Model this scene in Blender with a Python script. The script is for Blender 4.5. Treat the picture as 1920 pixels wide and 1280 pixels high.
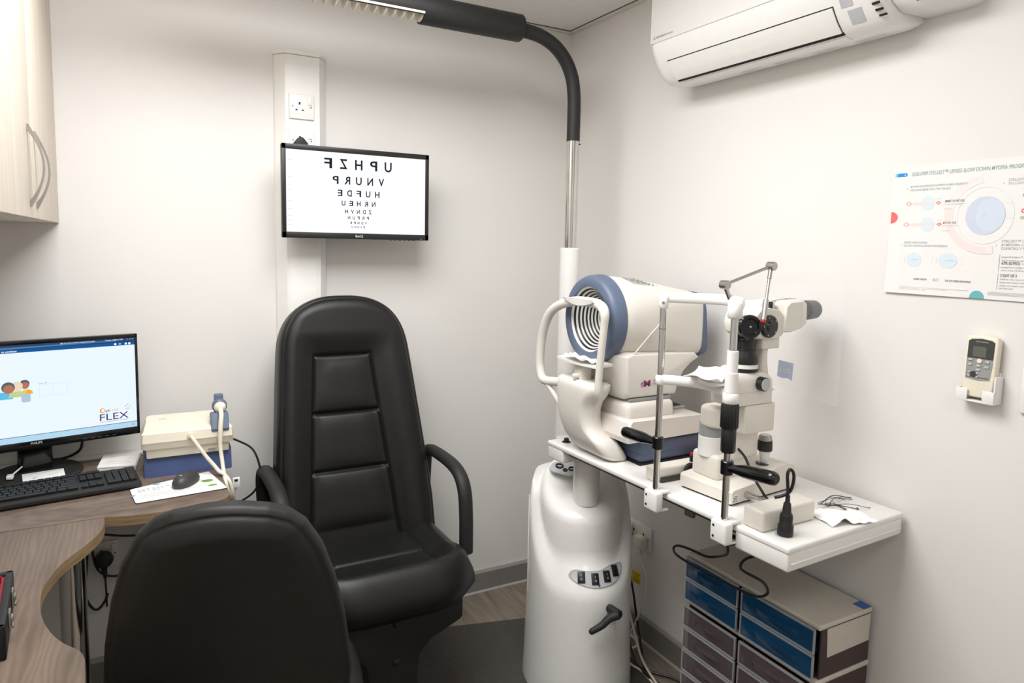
import bpy, bmesh, math, random
from mathutils import Vector, Matrix
for o in list(bpy.data.objects):
    bpy.data.objects.remove(o)
sc = bpy.context.scene
COL = sc.collection
PI = math.pi
random.seed(7)

# ------------------------------------------------------------------ camera, light, exposure
cam_d = bpy.data.cameras.new('camera')
cam = bpy.data.objects.new('camera', cam_d)
COL.objects.link(cam)
_a, _p, _r = math.radians(-28.9576), math.radians(5.7077), math.radians(1.19416)
_yaw = Matrix(((math.cos(_a), math.sin(_a), 0), (-math.sin(_a), math.cos(_a), 0), (0, 0, 1)))
_map = Matrix(((1, 0, 0), (0, 0, -1), (0, 1, 0)))
_pit = Matrix(((1, 0, 0), (0, math.cos(_p), -math.sin(_p)), (0, math.sin(_p), math.cos(_p))))
_rol = Matrix(((math.cos(_r), -math.sin(_r), 0), (math.sin(_r), math.cos(_r), 0), (0, 0, 1)))
_R = _rol @ _pit @ _map @ _yaw
cam.matrix_world = Matrix.Translation((0, 0, 1.55)) @ Matrix((_R[0], -_R[1], -_R[2])).transposed().to_4x4()
cam_d.sensor_width = 36
cam_d.lens = 36 * 1300.7 / 1920
cam_d.shift_x = (960 - 962.56) / 1920
cam_d.shift_y = (587.9 - 640) / 1920
cam_d.clip_start = 0.02
sc.camera = cam

sc.view_settings.view_transform = 'Standard'
sc.view_settings.look = 'None'
sc.view_settings.gamma = 1
sc.view_settings.use_curve_mapping = False
sc.view_settings.exposure = 0.1
w = bpy.data.worlds.new('world')
sc.world = w
w.use_nodes = True
w.node_tree.nodes['Background'].inputs[0].default_value = (1, .97, .93, 1)
w.node_tree.nodes['Background'].inputs[1].default_value = 0.05


def area_light(name, loc, sx, sy, power, color, rot=(0, 0, 0)):
    l = bpy.data.lights.new(name, 'AREA')
    l.shape = 'RECTANGLE'
    l.size, l.size_y = sx, sy
    l.energy = power
    l.color = color
    o = bpy.data.objects.new(name, l)
    o.location = loc
    o.rotation_euler = rot
    COL.objects.link(o)
    return o


area_light('panel_and_fill_light', (0.36, 1.38, 2.465), 1.1, 1.1, 41, (.99, .995, 1))
area_light('panel_and_fill_light', (0.45, -0.45, 2.465), 0.6, 0.6, 8, (.99, .995, 1))  # unseen fill added behind the camera to lift the dark lower parts

# ------------------------------------------------------------------ materials


def lin(c):
    def f(v):
        v /= 255.0
        return v / 12.92 if v <= .04045 else ((v + .055) / 1.055) ** 2.4
    return (f(c[0]), f(c[1]), f(c[2]), 1)


def pmat(name, rgb, rough=.5, metal=0, var=.04, scale=30, bump=0, bscale=200, spec=.5, coat=0):
    m = bpy.data.materials.new(name)
    m.use_nodes = True
    nt = m.node_tree
    b = nt.nodes['Principled BSDF']
    c = lin(rgb)
    b.inputs['Roughness'].default_value = rough
    b.inputs['Metallic'].default_value = metal
    b.inputs['Specular IOR Level'].default_value = spec
    if coat:
        b.inputs['Coat Weight'].default_value = coat
        b.inputs['Coat Roughness'].default_value = .15
    tc = nt.nodes.new('ShaderNodeTexCoord')
    n = nt.nodes.new('ShaderNodeTexNoise')
    n.inputs['Scale'].default_value = scale
    n.inputs['Detail'].default_value = 4
    nt.links.new(tc.outputs['Object'], n.inputs['Vector'])
    r = nt.nodes.new('ShaderNodeValToRGB')
    r.color_ramp.elements[0].position = .3
    r.color_ramp.elements[1].position = .7
    r.color_ramp.elements[0].color = (c[0] * (1 - var), c[1] * (1 - var), c[2] * (1 - var), 1)
    r.color_ramp.elements[1].color = (min(1, c[0] * (1 + var)), min(1, c[1] * (1 + var)), min(1, c[2] * (1 + var)), 1)
    nt.links.new(n.outputs['Fac'], r.inputs['Fac'])
    nt.links.new(r.outputs['Color'], b.inputs['Base Color'])
    if bump:
        n2 = nt.nodes.new('ShaderNodeTexNoise')
        n2.inputs['Scale'].default_value = bscale
        n2.inputs['Detail'].default_value = 3
        nt.links.new(tc.outputs['Object'], n2.inputs['Vector'])
        bp = nt.nodes.new('ShaderNodeBump')
        bp.inputs['Strength'].default_value = bump
        bp.inputs['Distance'].default_value = .002
        nt.links.new(n2.outputs['Fac'], bp.inputs['Height'])
        nt.links.new(bp.outputs['Normal'], b.inputs['Normal'])
    return m


def wood(name, dark, light, stretch=(1, 14, 14), scale=3.0, rough=.5, rings=True, planks=0):
    m = bpy.data.materials.new(name)
    m.use_nodes = True
    nt = m.node_tree
    b = nt.nodes['Principled BSDF']
    b.inputs['Roughness'].default_value = rough
    tc = nt.nodes.new('ShaderNodeTexCoord')
    mp = nt.nodes.new('ShaderNodeMapping')
    mp.inputs['Scale'].default_value = stretch
    nt.links.new(tc.outputs['Object'], mp.inputs['Vector'])
    n = nt.nodes.new('ShaderNodeTexNoise')
    n.inputs['Scale'].default_value = scale
    n.inputs['Detail'].default_value = 7
    n.inputs['Distortion'].default_value = .9
    nt.links.new(mp.outputs['Vector'], n.inputs['Vector'])
    r = nt.nodes.new('ShaderNodeValToRGB')
    r.color_ramp.elements[0].position = .28
    r.color_ramp.elements[1].position = .72
    r.color_ramp.elements[0].color = lin(dark)
    r.color_ramp.elements[1].color = lin(light)
    nt.links.new(n.outputs['Fac'], r.inputs['Fac'])
    out = r.outputs['Color']
    if rings:
        wv = nt.nodes.new('ShaderNodeTexWave')
        wv.inputs['Scale'].default_value = scale * 1.6
        wv.inputs['Distortion'].default_value = 14
        wv.inputs['Detail'].default_value = 3
        wv.inputs['Detail Scale'].default_value = .8
        nt.links.new(mp.outputs['Vector'], wv.inputs['Vector'])
        mx = nt.nodes.new('ShaderNodeMix')
        mx.data_type = 'RGBA'
        mx.blend_type = 'MULTIPLY'
        mx.inputs['Factor'].default_value = .20
        nt.links.new(out, mx.inputs['A'])
        nt.links.new(wv.outputs['Color'], mx.inputs['B'])
        out = mx.outputs['Result']
    if planks:
        br = nt.nodes.new('ShaderNodeTexBrick')
        br.inputs['Scale'].default_value = 1
        br.inputs['Mortar Size'].default_value = .0012
        br.inputs['Brick Width'].default_value = 1.2
        br.inputs['Row Height'].default_value = .15
        br.inputs['Color1'].default_value = (1, 1, 1, 1)
        br.inputs['Color2'].default_value = (.82, .82, .82, 1)
        br.inputs['Mortar'].default_value = (.45, .45, .45, 1)
        mp2 = nt.nodes.new('ShaderNodeMapping')
        mp2.inputs['Rotation'].default_value = (0, 0, PI / 2)
        nt.links.new(tc.outputs['Object'], mp2.inputs['Vector'])
        nt.links.new(mp2.outputs['Vector'], br.inputs['Vector'])
        mx = nt.nodes.new('ShaderNodeMix')
        mx.data_type = 'RGBA'
        mx.blend_type = 'MULTIPLY'
        mx.inputs['Factor'].default_value = 1
        nt.links.new(out, mx.inputs['A'])
        nt.links.new(br.outputs['Color'], mx.inputs['B'])
        out = mx.outputs['Result']
    nt.links.new(out, b.inputs['Base Color'])
    return m


def emit(name, rgb, s=1.0):
    m = bpy.data.materials.new(name)
    m.use_nodes = True
    nt = m.node_tree
    nt.nodes.clear()
    e = nt.nodes.new('ShaderNodeEmission')
    e.inputs[0].default_value = lin(rgb)
    e.inputs[1].default_value = s
    o = nt.nodes.new('ShaderNodeOutputMaterial')
    nt.links.new(e.outputs[0], o.inputs[0])
    return m


def clear(name, rgb, alpha, rough=.08, spec=.5):
    m = bpy.data.materials.new(name)
    m.use_nodes = True
    nt = m.node_tree
    b = nt.nodes['Principled BSDF']
    b.inputs['Base Color'].default_value = lin(rgb)
    b.inputs['Roughness'].default_value = rough
    b.inputs['Specular IOR Level'].default_value = spec
    b.inputs['Alpha'].default_value = alpha
    return m


M_WALL = pmat('wall_paint', (229, 226, 222), .75, var=.012, scale=3, bump=.06, bscale=120)
M_CEIL = pmat('ceiling_tile', (232, 229, 224), .9, var=.02, scale=40, bump=.15, bscale=300)
M_TRIMW = pmat('white_angle', (222, 218, 210), .5)
M_FLOOR = wood('vinyl_planks', (116, 104, 92), (158, 146, 131), (16, 1.2, 1), 2.2, .45, rings=False, planks=1)
M_SKIRT = pmat('grey_skirting', (128, 124, 120), .5, var=.03)
M_MAT = pmat('dark_mat', (66, 62, 58), .75, var=.1, scale=60, bump=.2)
M_DESK = wood('desk_laminate', (100, 84, 72), (136, 117, 102), (1.3, 7, 10), 2.0, .5)
M_DESK2 = wood('desk_laminate_return', (94, 79, 67), (128, 110, 95), (7, 1.1, 10), 2.2, .5)
M_EDGE = wood('desk_edge', (118, 96, 70), (160, 135, 100), (3, 3, 60), 2.5, .55, rings=False)
M_CUP = wood('pale_wood', (206, 193, 177), (219, 208, 194), (14, 14, 1), 2.0, .45, rings=False)
M_LEATH = pmat('black_leather', (22, 22, 21), .40, var=.12, scale=60, bump=.25, bscale=420, spec=.38)
M_LEATH2 = pmat('black_vinyl', (24, 23, 21), .5, var=.1, scale=40, bump=.2, bscale=420, spec=.35)
M_BLK = pmat('black_plastic', (24, 24, 24), .4, var=.08, bump=.08, bscale=500)
M_BLKM = pmat('black_matt', (30, 30, 30), .6, var=.08, bump=.1, bscale=600)
M_BLKG = pmat('black_gloss', (14, 14, 15), .15, var=.05)
M_DKG = pmat('dark_grey_plastic', (58, 58, 57), .45, var=.06)
M_CHROME = pmat('chrome', (205, 203, 200), .12, 1, var=.02)
M_STEEL = pmat('satin_steel', (180, 178, 174), .3, 1, var=.03)
M_WHITE = pmat('white_plastic', (238, 236, 232), .32, var=.012)
M_ENAMEL = pmat('white_enamel', (236, 234, 230), .25, var=.01, coat=.3)
M_CREAM = pmat('cream_plastic', (226, 221, 211), .42, var=.015)
M_CREAM2 = pmat('cream_shell', (225, 220, 212), .38, var=.012)
M_IVORY = pmat('ivory_plastic', (232, 224, 205), .45, var=.015)
M_BLUE = pmat('slate_blue_plastic', (92, 105, 127), .45, var=.03)
M_NAVY = pmat('navy_plastic', (66, 82, 126), .5, var=.04)
M_GREY = pmat('grey_plastic', (150, 149, 146), .45, var=.03)
M_LGREY = pmat('light_grey_plastic', (186, 188, 190), .45, var=.03)
M_PAPER = pmat('paper', (240, 239, 236), .85, var=.015)
M_TISSUE = pmat('tissue_paper', (246, 244, 240), .9, var=.02)
M_POSTER = pmat('poster_paper', (233, 231, 228), .5, var=.008)
M_RED = pmat('red_plastic', (178, 40, 44), .45)
M_REDL = pmat('red_lining', (130, 26, 46), .8, var=.1)
M_YEL = pmat('yellow_tag', (232, 205, 20), .5)
M_BROWN = pmat('dark_brown_panel', (64, 49, 48), .55, var=.06)
M_BEIGE = pmat('beige_lid', (204, 197, 185), .5, var=.03)
M_HOLE = pmat('dark_recess', (18, 17, 16), .8)
M_RUB = pmat('grey_rubber', (70, 74, 76), .6)
M_BTAPE = pmat('blue_tape', (60, 104, 176), .5)
M_SHIELD = clear('clear_acrylic', (236, 236, 238), .06, .05)
M_LOGOB = clear('pale_blue_print', (168, 190, 232), .8, .4)
M_LOGOW = clear('white_print', (245, 246, 250), .85, .4)
M_CDRAW = clear('clear_drawer', (104, 92, 92), .55, .12, .6)
M_BDRAW = clear('blue_drawer', (22, 76, 116), .72, .12, .6)
M_CLIP = clear('clear_rim', (205, 208, 212), .45, .1, .8)
M_GREYCLR = clear('smoky_ring', (170, 172, 172), .75, .2)


# ------------------------------------------------------------------ mesh builder
def V(*a):
    return Vector(a)


def frame(o, ex, ey, ez=None):
    ex, ey = Vector(ex).normalized(), Vector(ey).normalized()
    ez = Vector(ez).normalized() if ez is not None else ex.cross(ey).normalized()
    m = Matrix.Identity(4)
    for i in range(3):
        m[i][0], m[i][1], m[i][2], m[i][3] = ex[i], ey[i], ez[i], o[i]
    return m


def axis_frame(p0, d):
    d = Vector(d).normalized()
    a = Vector((0, 0, 1)) if abs(d.z) < .9 else Vector((1, 0, 0))
    ex = a.cross(d).normalized()
    return frame(p0, ex, d.cross(ex), d)


def spline(pts, n=8, closed=False):
    P = [Vector(p) for p in pts]
    out = []
    L = len(P)
    rng = L if closed else L - 1
    for i in range(rng):
        p1, p2 = P[i], P[(i + 1) % L]
        p0 = P[i - 1] if (closed or i > 0) else p1 * 2 - p2
        p3 = P[(i + 2) % L] if (closed or i + 2 < L) else p2 * 2 - p1
        for k in range(n):
            t = k / n
            a = (p1 * 2 + (p2 - p0) * t + (p0 * 2 - p1 * 5 + p2 * 4 - p3) * t * t + (p1 * 3 - p0 - p2 * 3 + p3) * t ** 3) * .5
            out.append(a)
    if not closed:
        out.append(P[-1])
    return out


_txt = {}


def text_geo(s, bold=0.0, shear=0.0, space=1.0):
    key = (s, bold, shear, space)
    if key not in _txt:
        c = bpy.data.curves.new('t', 'FONT')
        c.body = s
        c.offset = bold
        c.shear = shear
        c.space_character = space
        c.resolution_u = 3
        o = bpy.data.objects.new('t', c)
        COL.objects.link(o)
        dg = bpy.context.evaluated_depsgraph_get()
        me = bpy.data.meshes.new_from_object(o.evaluated_get(dg))
        vs = [v.co.copy() for v in me.vertices]
        fs = [list(p.vertices) for p in me.polygons]
        bpy.data.objects.remove(o)
        bpy.data.curves.remove(c)
        bpy.data.meshes.remove(me)
        _txt[key] = (vs, fs)
    return _txt[key]


class MB:
    def __init__(s, o=(0, 0, 0)):
        s.o = Vector(o)
        s.v, s.f, s.mi = [], [], []
        s.m = 0

    def add(s, vs, fs, M=None):
        b = len(s.v)
        for p in vs:
            p = Vector(p)
            if M is not None:
                p = M @ p
            s.v.append(p - s.o)
        for f in fs:
            s.f.append([b + i for i in f])
            s.mi.append(s.m)
        return s

    def bm(s, bm, M=None):
        bm.verts.index_update()
        vs = [v.co.copy() for v in bm.verts]
        fs = [[v.index for v in f.verts] for f in bm.faces]
        bm.free()
        return s.add(vs, fs, M)

    def box(s, a, b, bev=.004, seg=2, M=None, top=None):
        """box between corners a and b; top=(sx,sy) scales the +z face"""
        bm = bmesh.new()
        bmesh.ops.create_cube(bm, size=1)
        ctr = (Vector(a) + Vector(b)) / 2
        d = Vector(b) - Vector(a)
        for v in bm.verts:
            k = top if (top and v.co.z > 0) else (1, 1)
            v.co = Vector((v.co.x * d.x * k[0], v.co.y * d.y * k[1], v.co.z * d.z)) + ctr
        bev = min(bev, min(abs(d.x), abs(d.y), abs(d.z)) * .49)
        if bev > 1e-5:
            bmesh.ops.bevel(bm, geom=list(bm.edges), offset=bev, segments=seg, profile=.5, affect='EDGES')
        return s.bm(bm, M)

    def prism(s, poly, d0, d1, bev=0, seg=2, M=None):
        """2D polygon (x,y) extruded along z from d0 to d1 in frame M"""
        bm = bmesh.new()
        bot = [bm.verts.new((x, y, d0)) for x, y in poly]
        top = [bm.verts.new((x, y, d1)) for x, y in poly]
        n = len(poly)
        bm.faces.new(bot[::-1])
        bm.faces.new(top)
        caps = []
        for i in range(n):
            bm.faces.new((bot[i], bot[(i + 1) % n], top[(i + 1) % n], top[i]))
        bmesh.ops.recalc_face_normals(bm, faces=list(bm.faces))
        if bev:
            ed = [e for e in bm.edges if (e.verts[0] in bot and e.verts[1] in bot) or (e.verts[0] in top and e.verts[1] in top)]
            bmesh.ops.bevel(bm, geom=ed, offset=bev, segments=seg, profile=.5, affect='EDGES')
        return s.bm(bm, M)

    def lathe(s, prof, p0, d=(0, 0, 1), n=32, M=None, caps=True):
        """profile of (r, h) about axis d from p0"""
        F = axis_frame(p0, d)
        vs, fs = [], []
        for r, h in prof:
            for k in range(n):
                a = 2 * PI * k / n
                vs.append(F @ Vector((r * math.cos(a), r * math.sin(a), h)))
        m = len(prof)
        for j in range(m - 1):
            for k in range(n):
                fs.append((j * n + k, j * n + (k + 1) % n, (j + 1) * n + (k + 1) % n, (j + 1) * n + k))
        if caps and prof[0][0] > 1e-6:
            fs.append(tuple(range(n))[::-1])
        if caps and prof[-1][0] > 1e-6:
            fs.append(tuple((m - 1) * n + k for k in range(n)))
        return s.add(vs, fs, M)

    def cyl(s, p0, p1, r0, r1=None, n=24, bev=None):
        p0, p1 = Vector(p0), Vector(p1)
        r1 = r0 if r1 is None else r1
        L = (p1 - p0).length
        b = min(r0, r1, L) * .12 if bev is None else bev
        pr = [(max(r0 - b, 0), 0), (r0, b), (r1, L - b), (max(r1 - b, 0), L)] if b > 0 else [(r0, 0), (r1, L)]
        return s.lathe(pr, p0, p1 - p0, n)

    def tube(s, pts, r, n=10, sub=8, closed=False, ry=None, up=None):
        P = spline(pts, sub, closed) if sub else [Vector(p) for p in pts]
        vs, fs = [], []
        L = len(P)
        prev = None
        for i, p in enumerate(P):
            t = (P[(i + 1) % L] - P[i - 1]) if closed else (P[min(i + 1, L - 1)] - P[max(i - 1, 0)])
            t.normalize()
            if up is not None:
                ex = Vector(up).cross(t).normalized()
            elif prev is None:
                a = Vector((0, 0, 1)) if abs(t.z) < .9 else Vector((1, 0, 0))
                ex = a.cross(t).normalized()
            else:
                ex = (prev - t * prev.dot(t)).normalized()
            prev = ex
            ey = t.cross(ex)
            rr = r(i / max(1, L - 1)) if callable(r) else r
            r2 = rr if ry is None else (ry(i / max(1, L - 1)) if callable(ry) else ry)
            for k in range(n):
                a = 2 * PI * k / n
                vs.append(p + ex * (rr * math.cos(a)) + ey * (r2 * math.sin(a)))
        for i in range(L if closed else L - 1):
            j = (i + 1) % L
            for k in range(n):
                fs.append((i * n + k, i * n + (k + 1) % n, j * n + (k + 1) % n, j * n + k))
        if not closed:
            fs.append(tuple(range(n))[::-1])
            fs.append(tuple((L - 1) * n + k for k in range(n)))
        return s.add(vs, fs)

    def loft(s, rings, caps=True, M=None):
        n = len(rings[0])
        vs = [p for r in rings for p in r]
        fs = []
        for j in range(len(rings) - 1):
            for k in range(n):
                fs.append((j * n + k, j * n + (k + 1) % n, (j + 1) * n + (k + 1) % n, (j + 1) * n + k))
        if caps:
            fs.append(tuple(range(n))[::-1])
            fs.append(tuple((len(rings) - 1) * n + k for k in range(n)))
        return s.add(vs, fs, M)

    def grid(s, fn, nu, nv, M=None):
        vs, fs = [], []
        for j in range(nv + 1):
            for i in range(nu + 1):
                vs.append(fn(i / nu, j / nv))
        for j in range(nv):
            for i in range(nu):
                a = j * (nu + 1) + i
                fs.append((a, a + 1, a + nu + 2, a + nu + 1))
        return s.add(vs, fs, M)

    def slab(s, top, bot, nu, nv, M=None):
        """closed pad from two grids sharing the parameter square"""
        b = len(s.v)
        s.grid(top, nu, nv, M)
        c = len(s.v)
        s.grid(lambda u, v: bot(u, v), nu, nv, M)
        k0 = len(s.f) - nu * nv
        for i in range(k0, len(s.f)):
            s.f[i] = s.f[i][::-1]
        W = nu + 1
        edge = [i for i in range(nu)] + [j * W + nu for j in range(nv)] + [nv * W + nu - i for i in range(nu)] + [(nv - j) * W for j in range(nv)]
        for i in range(len(edge)):
            p, q = edge[i], edge[(i + 1) % len(edge)]
            s.f.append([b + q, b + p, c + p, c + q])
            s.mi.append(s.m)
        return s

    def disc(s, c, r, M=None, n=24, r2=None, a0=0, a1=2 * PI, rin=0):
        r2 = r if r2 is None else r2
        full = abs(a1 - a0 - 2 * PI) < 1e-6
        m = n if full else n + 1
        out = [(c[0] + r * math.cos(a0 + (a1 - a0) * k / n), c[1] + r2 * math.sin(a0 + (a1 - a0) * k / n), c[2]) for k in range(m)]
        if rin:
            f = rin
            inn = [(c[0] + r * f * math.cos(a0 + (a1 - a0) * k / n), c[1] + r2 * f * math.sin(a0 + (a1 - a0) * k / n), c[2]) for k in range(m)]
            fs = [(k, (k + 1) % m, m + (k + 1) % m, m + k) for k in range(n)]
            return s.add(out + inn, fs, M)
        return s.add(out, [tuple(range(m))], M)

    def rect(s, x0, y0, x1, y1, z=0, M=None):
        return s.add([(x0, y0, z), (x1, y0, z), (x1, y1, z), (x0, y1, z)], [(0, 1, 2, 3)], M)

    def text(s, t, M, x, y, h=None, w=None, align='l', bold=0.0, shear=0.0, z=0, space=1.0):
        """text with cap height h (or total width w) at x,y (baseline) in frame M"""
        vs, fs = text_geo(t, bold, shear, space)
        if not vs:
            return s
        x0, x1 = min(v.x for v in vs), max(v.x for v in vs)
        y0, y1 = min(v.y for v in vs), max(v.y for v in vs)
        ky = (h / .7) if h else w / (x1 - x0)
        kx = w / (x1 - x0) if w else ky
        W = (x1 - x0) * kx
        dx = x - (0 if align == 'l' else W / 2 if align == 'c' else W)
        return s.add([((v.x - x0) * kx + dx, v.y * ky + y, z) for v in vs], fs, M)

    def build(s, name, mats, parent=None, angle=38, smooth=True):
        me = bpy.data.meshes.new(name)
        me.from_pydata([tuple(v) for v in s.v], [], s.f)
        if not isinstance(mats, (list, tuple)):
            mats = [mats]
        for m in mats:
            me.materials.append(m)
        for p, i in zip(me.polygons, s.mi):
            p.material_index = i
            p.use_smooth = smooth
        me.update()
        if smooth:
            me.set_sharp_from_angle(angle=math.radians(angle))
        o = bpy.data.objects.new(name, me)
        COL.objects.link(o)
        if parent is not None:
            o.parent = parent
        else:
            o.location = s.o
        return o


def tag(o, label=None, cat=None, group=None, kind=None):
    if label:
        o['label'] = label
    if cat:
        o['category'] = cat
    if group:
        o['group'] = group
    if kind:
        o['kind'] = kind
    return o


def thing(name, label, cat, loc=(0, 0, 0), group=None):
    o = bpy.data.objects.new(name, None)
    o.empty_display_size = .05
    o.location = loc
    COL.objects.link(o)
    return tag(o, label, cat, group)


def struct(mb, name, mats, angle=38):
    return tag(mb.build(name, mats, angle=angle), kind='structure')


def rrect(cx, cy, hx, hy, r, n=6):
    """rounded rectangle outline in 2D"""
    r = min(r, hx * .999, hy * .999)
    pts = []
    for (sx, sy, a0) in ((1, 1, 0), (-1, 1, PI / 2), (-1, -1, PI), (1, -1, 1.5 * PI)):
        for k in range(n + 1):
            a = a0 + PI / 2 * k / n
            pts.append((cx + sx * (hx - r) + r * math.cos(a), cy + sy * (hy - r) + r * math.sin(a)))
    return pts


FX = Matrix.Identity(4)
# frames: extrude a (x,z) profile along y ; (y,z) profile along x
XZ = frame((0, 0, 0), (1, 0, 0), (0, 0, 1), (0, 1, 0))
YZ = frame((0, 0, 0), (0, 1, 0), (0, 0, 1), (1, 0, 0))

# ------------------------------------------------------------------ the room
YB, XR, XL, YR, ZC = 2.667, 1.7425, -0.60, -1.05, 2.482
struct(MB().box((XL - .1, YR - .1, -.1), (XR + .1, YB + .1, 0), 0), 'floor', M_FLOOR)
struct(MB().box((XL - .1, YR - .1, ZC), (XR + .1, YB + .1, ZC + .1), 0), 'ceiling', M_CEIL)
struct(MB().box((XL - .1, YB, 0), (XR + .1, YB + .1, ZC), 0), 'wall_back', M_WALL)
struct(MB().box((XR, YR, 0), (XR + .1, YB, ZC), 0), 'wall_right', M_WALL)
struct(MB().box((XL - .1, YR, 0), (XL, YB, ZC), 0), 'wall_left', M_WALL)
struct(MB().box((XL - .1, YR - .1, 0), (XR + .1, YR, ZC), 0), 'wall_rear', M_WALL)
t = MB()
t.box((XL, YB - .026, ZC - .006), (XR, YB, ZC), .001)
t.m = 1
t.box((XL, YB - .032, ZC - .0012), (XR - .03, YB - .026, ZC), 0)
struct(t, 'trim_1', [M_TRIMW, M_HOLE])
t = MB()
t.box((XR - .026, YR, ZC - .006), (XR, YB - .026, ZC), .001)
t.m = 1
t.box((XR - .030, YR, ZC - .0012), (XR - .026, YB - .03, ZC), 0)
struct(t, 'trim_2', [M_TRIMW, M_HOLE])


def skirting(name, a, b, n):
    """vinyl skirting from a to b on the floor, n = inward normal"""
    a, b = Vector((*a, 0)), Vector((*b, 0))
    d = (b - a)
    L = d.length
    F = frame(a, n, (0, 0, 1), d)
    m = MB()
    m.prism([(0, 0), (.014, 0), (.012, .012), (.010, .085), (0, .085)], 0, L, M=F)
    m.m = 1
    m.prism([(0, .085), (.010, .085), (.008, .1), (0, .1)], 0, L, M=F)
    m.prism([(.012, 0), (.019, 0), (.014, .007), (.012, .007)], 0, L, M=F)
    struct(m, name, [M_SKIRT, pmat('skirting_cap', (176, 172, 167), .5)])


skirting('baseboard_back', (XL, YB), (XR, YB), (0, -1, 0))
skirting('baseboard_right', (XR, YR), (XR, YB - .02), (-1, 0, 0))
skirting('baseboard_left', (XL, YR), (XL, YB - .02), (1, 0, 0))

# ------------------------------------------------------------------ wall cupboard
def cupboard():
    o = (XL, 2.0, 1.588)
    t = thing('wall_cupboard', 'pale wood wall cupboard with twin bow handles above the computer', 'cupboard', o)
    fx = -.195
    MB(o).box((XL, 1.41, 1.588), (fx - .02, YB, 2.40), .001).build('carcass', M_CUP, t)
    for y0, y1, hy in ((1.412, 1.992, 1.93), (1.996, YB - .001, 2.055)):
        d = MB(o).box((fx - .019, y0, 1.588), (fx, y1, 2.398), .0015).build('door', M_CUP, t)
        h = MB(o)
        N = 22
        rings = []
        for k in range(N + 1):
            q = k / N
            z = 1.612 + .185 * q
            b = math.sin(PI * q)
            out = .002 + .028 * b
            th = .012 * (1 - b) ** 2 + .0035
            hw = .0055
            rings.append([(fx + out - th * .75, hy - hw, z), (fx + out + .002, hy - hw, z), (fx + out + .002, hy + hw, z), (fx + out - th * .75, hy + hw, z)])
        h.loft(rings)
        tag(h.build('handle', M_STEEL, d), 'satin metal bow handle')


cupboard()

# ------------------------------------------------------------------ desk
ZD = .81
_k = (1.55 - ZD) / .76


def desk():
    o = (-.2, 2.1, 0)
    t = thing('desk', 'L-shaped grey-brown wood desk with a wavy front edge', 'desk', o)
    th = .027
    # back worktop
    rc = []
    for k in range(9):
        a = PI / 2 * k / 8
        rc.append((.175 + .058 * math.sin(a), 2.108 - .058 * math.cos(a) * .8))
    back = [(XL + .004, 2.068), (-.079, 2.068), (-.02, 2.05), (.05, 2.043), (.115, 2.046)] + rc + [(.233, YB - .004), (XL + .004, YB - .004)]
    # return worktop with wave
    wave = spline([(-.079, 2.062, 0), (-.0785, 2.02, 0), (-.086, 1.965, 0), (-.114, 1.89, 0), (-.152, 1.813, 0), (-.171, 1.747, 0), (-.181, 1.685, 0), (-.178, 1.61, 0),
                   (-.169, 1.552, 0), (-.151, 1.49, 0), (-.127, 1.438, 0), (-.103, 1.403, 0), (-.0925, 1.375, 0), (-.0886, 1.338, 0), (-.086, 1.25, 0), (-.085, .9, 0)], 6)
    ret = [(p.x, p.y) for p in wave] + [(-.085, .35), (XL + .004, .35), (XL + .004, 2.066)]

    def top(poly, mats):
        m = MB(o)
        n = len(poly)
        m.add([(x, y, ZD) for x, y in poly], [tuple(range(n))])
        m.add([(x, y, ZD - th) for x, y in poly], [tuple(range(n))[::-1]])
        m.m = 1
        for i in range(n):
            (x0, y0), (x1, y1) = poly[i], poly[(i + 1) % n]
            m.add([(x0, y0, ZD), (x1, y1, ZD), (x1, y1, ZD - th), (x0, y0, ZD - th)], [(0, 1, 2, 3)])
        return m.build('worktop', mats, t)
    top(back, [M_DESK, M_EDGE])
    top(ret, [M_DESK2, M_EDGE])
    lt = MB(o)
    lt.box((-.31, 2.062, ZD - .0003), (-.08, 2.068, ZD + .0004), 0)
    for (x, y) in ((-.15, 1.99), (-.35, .6), (.15, 2.50)):
        l = MB(o)
        l.cyl((x, y, .012), (x, y, ZD - th), .030, n=32, bev=0)
        l.cyl((x, y, 0), (x, y, .012), .036, n=32)
        tag(l.build('leg', M_CHROME, t), 'chrome tube leg')
    MB(o).box((XL + .02, YB - .04, ZD + .0002), (.10, YB - .003, ZD + .008), .001).build('rear_upstand', M_TRIMW, t)


desk()


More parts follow.
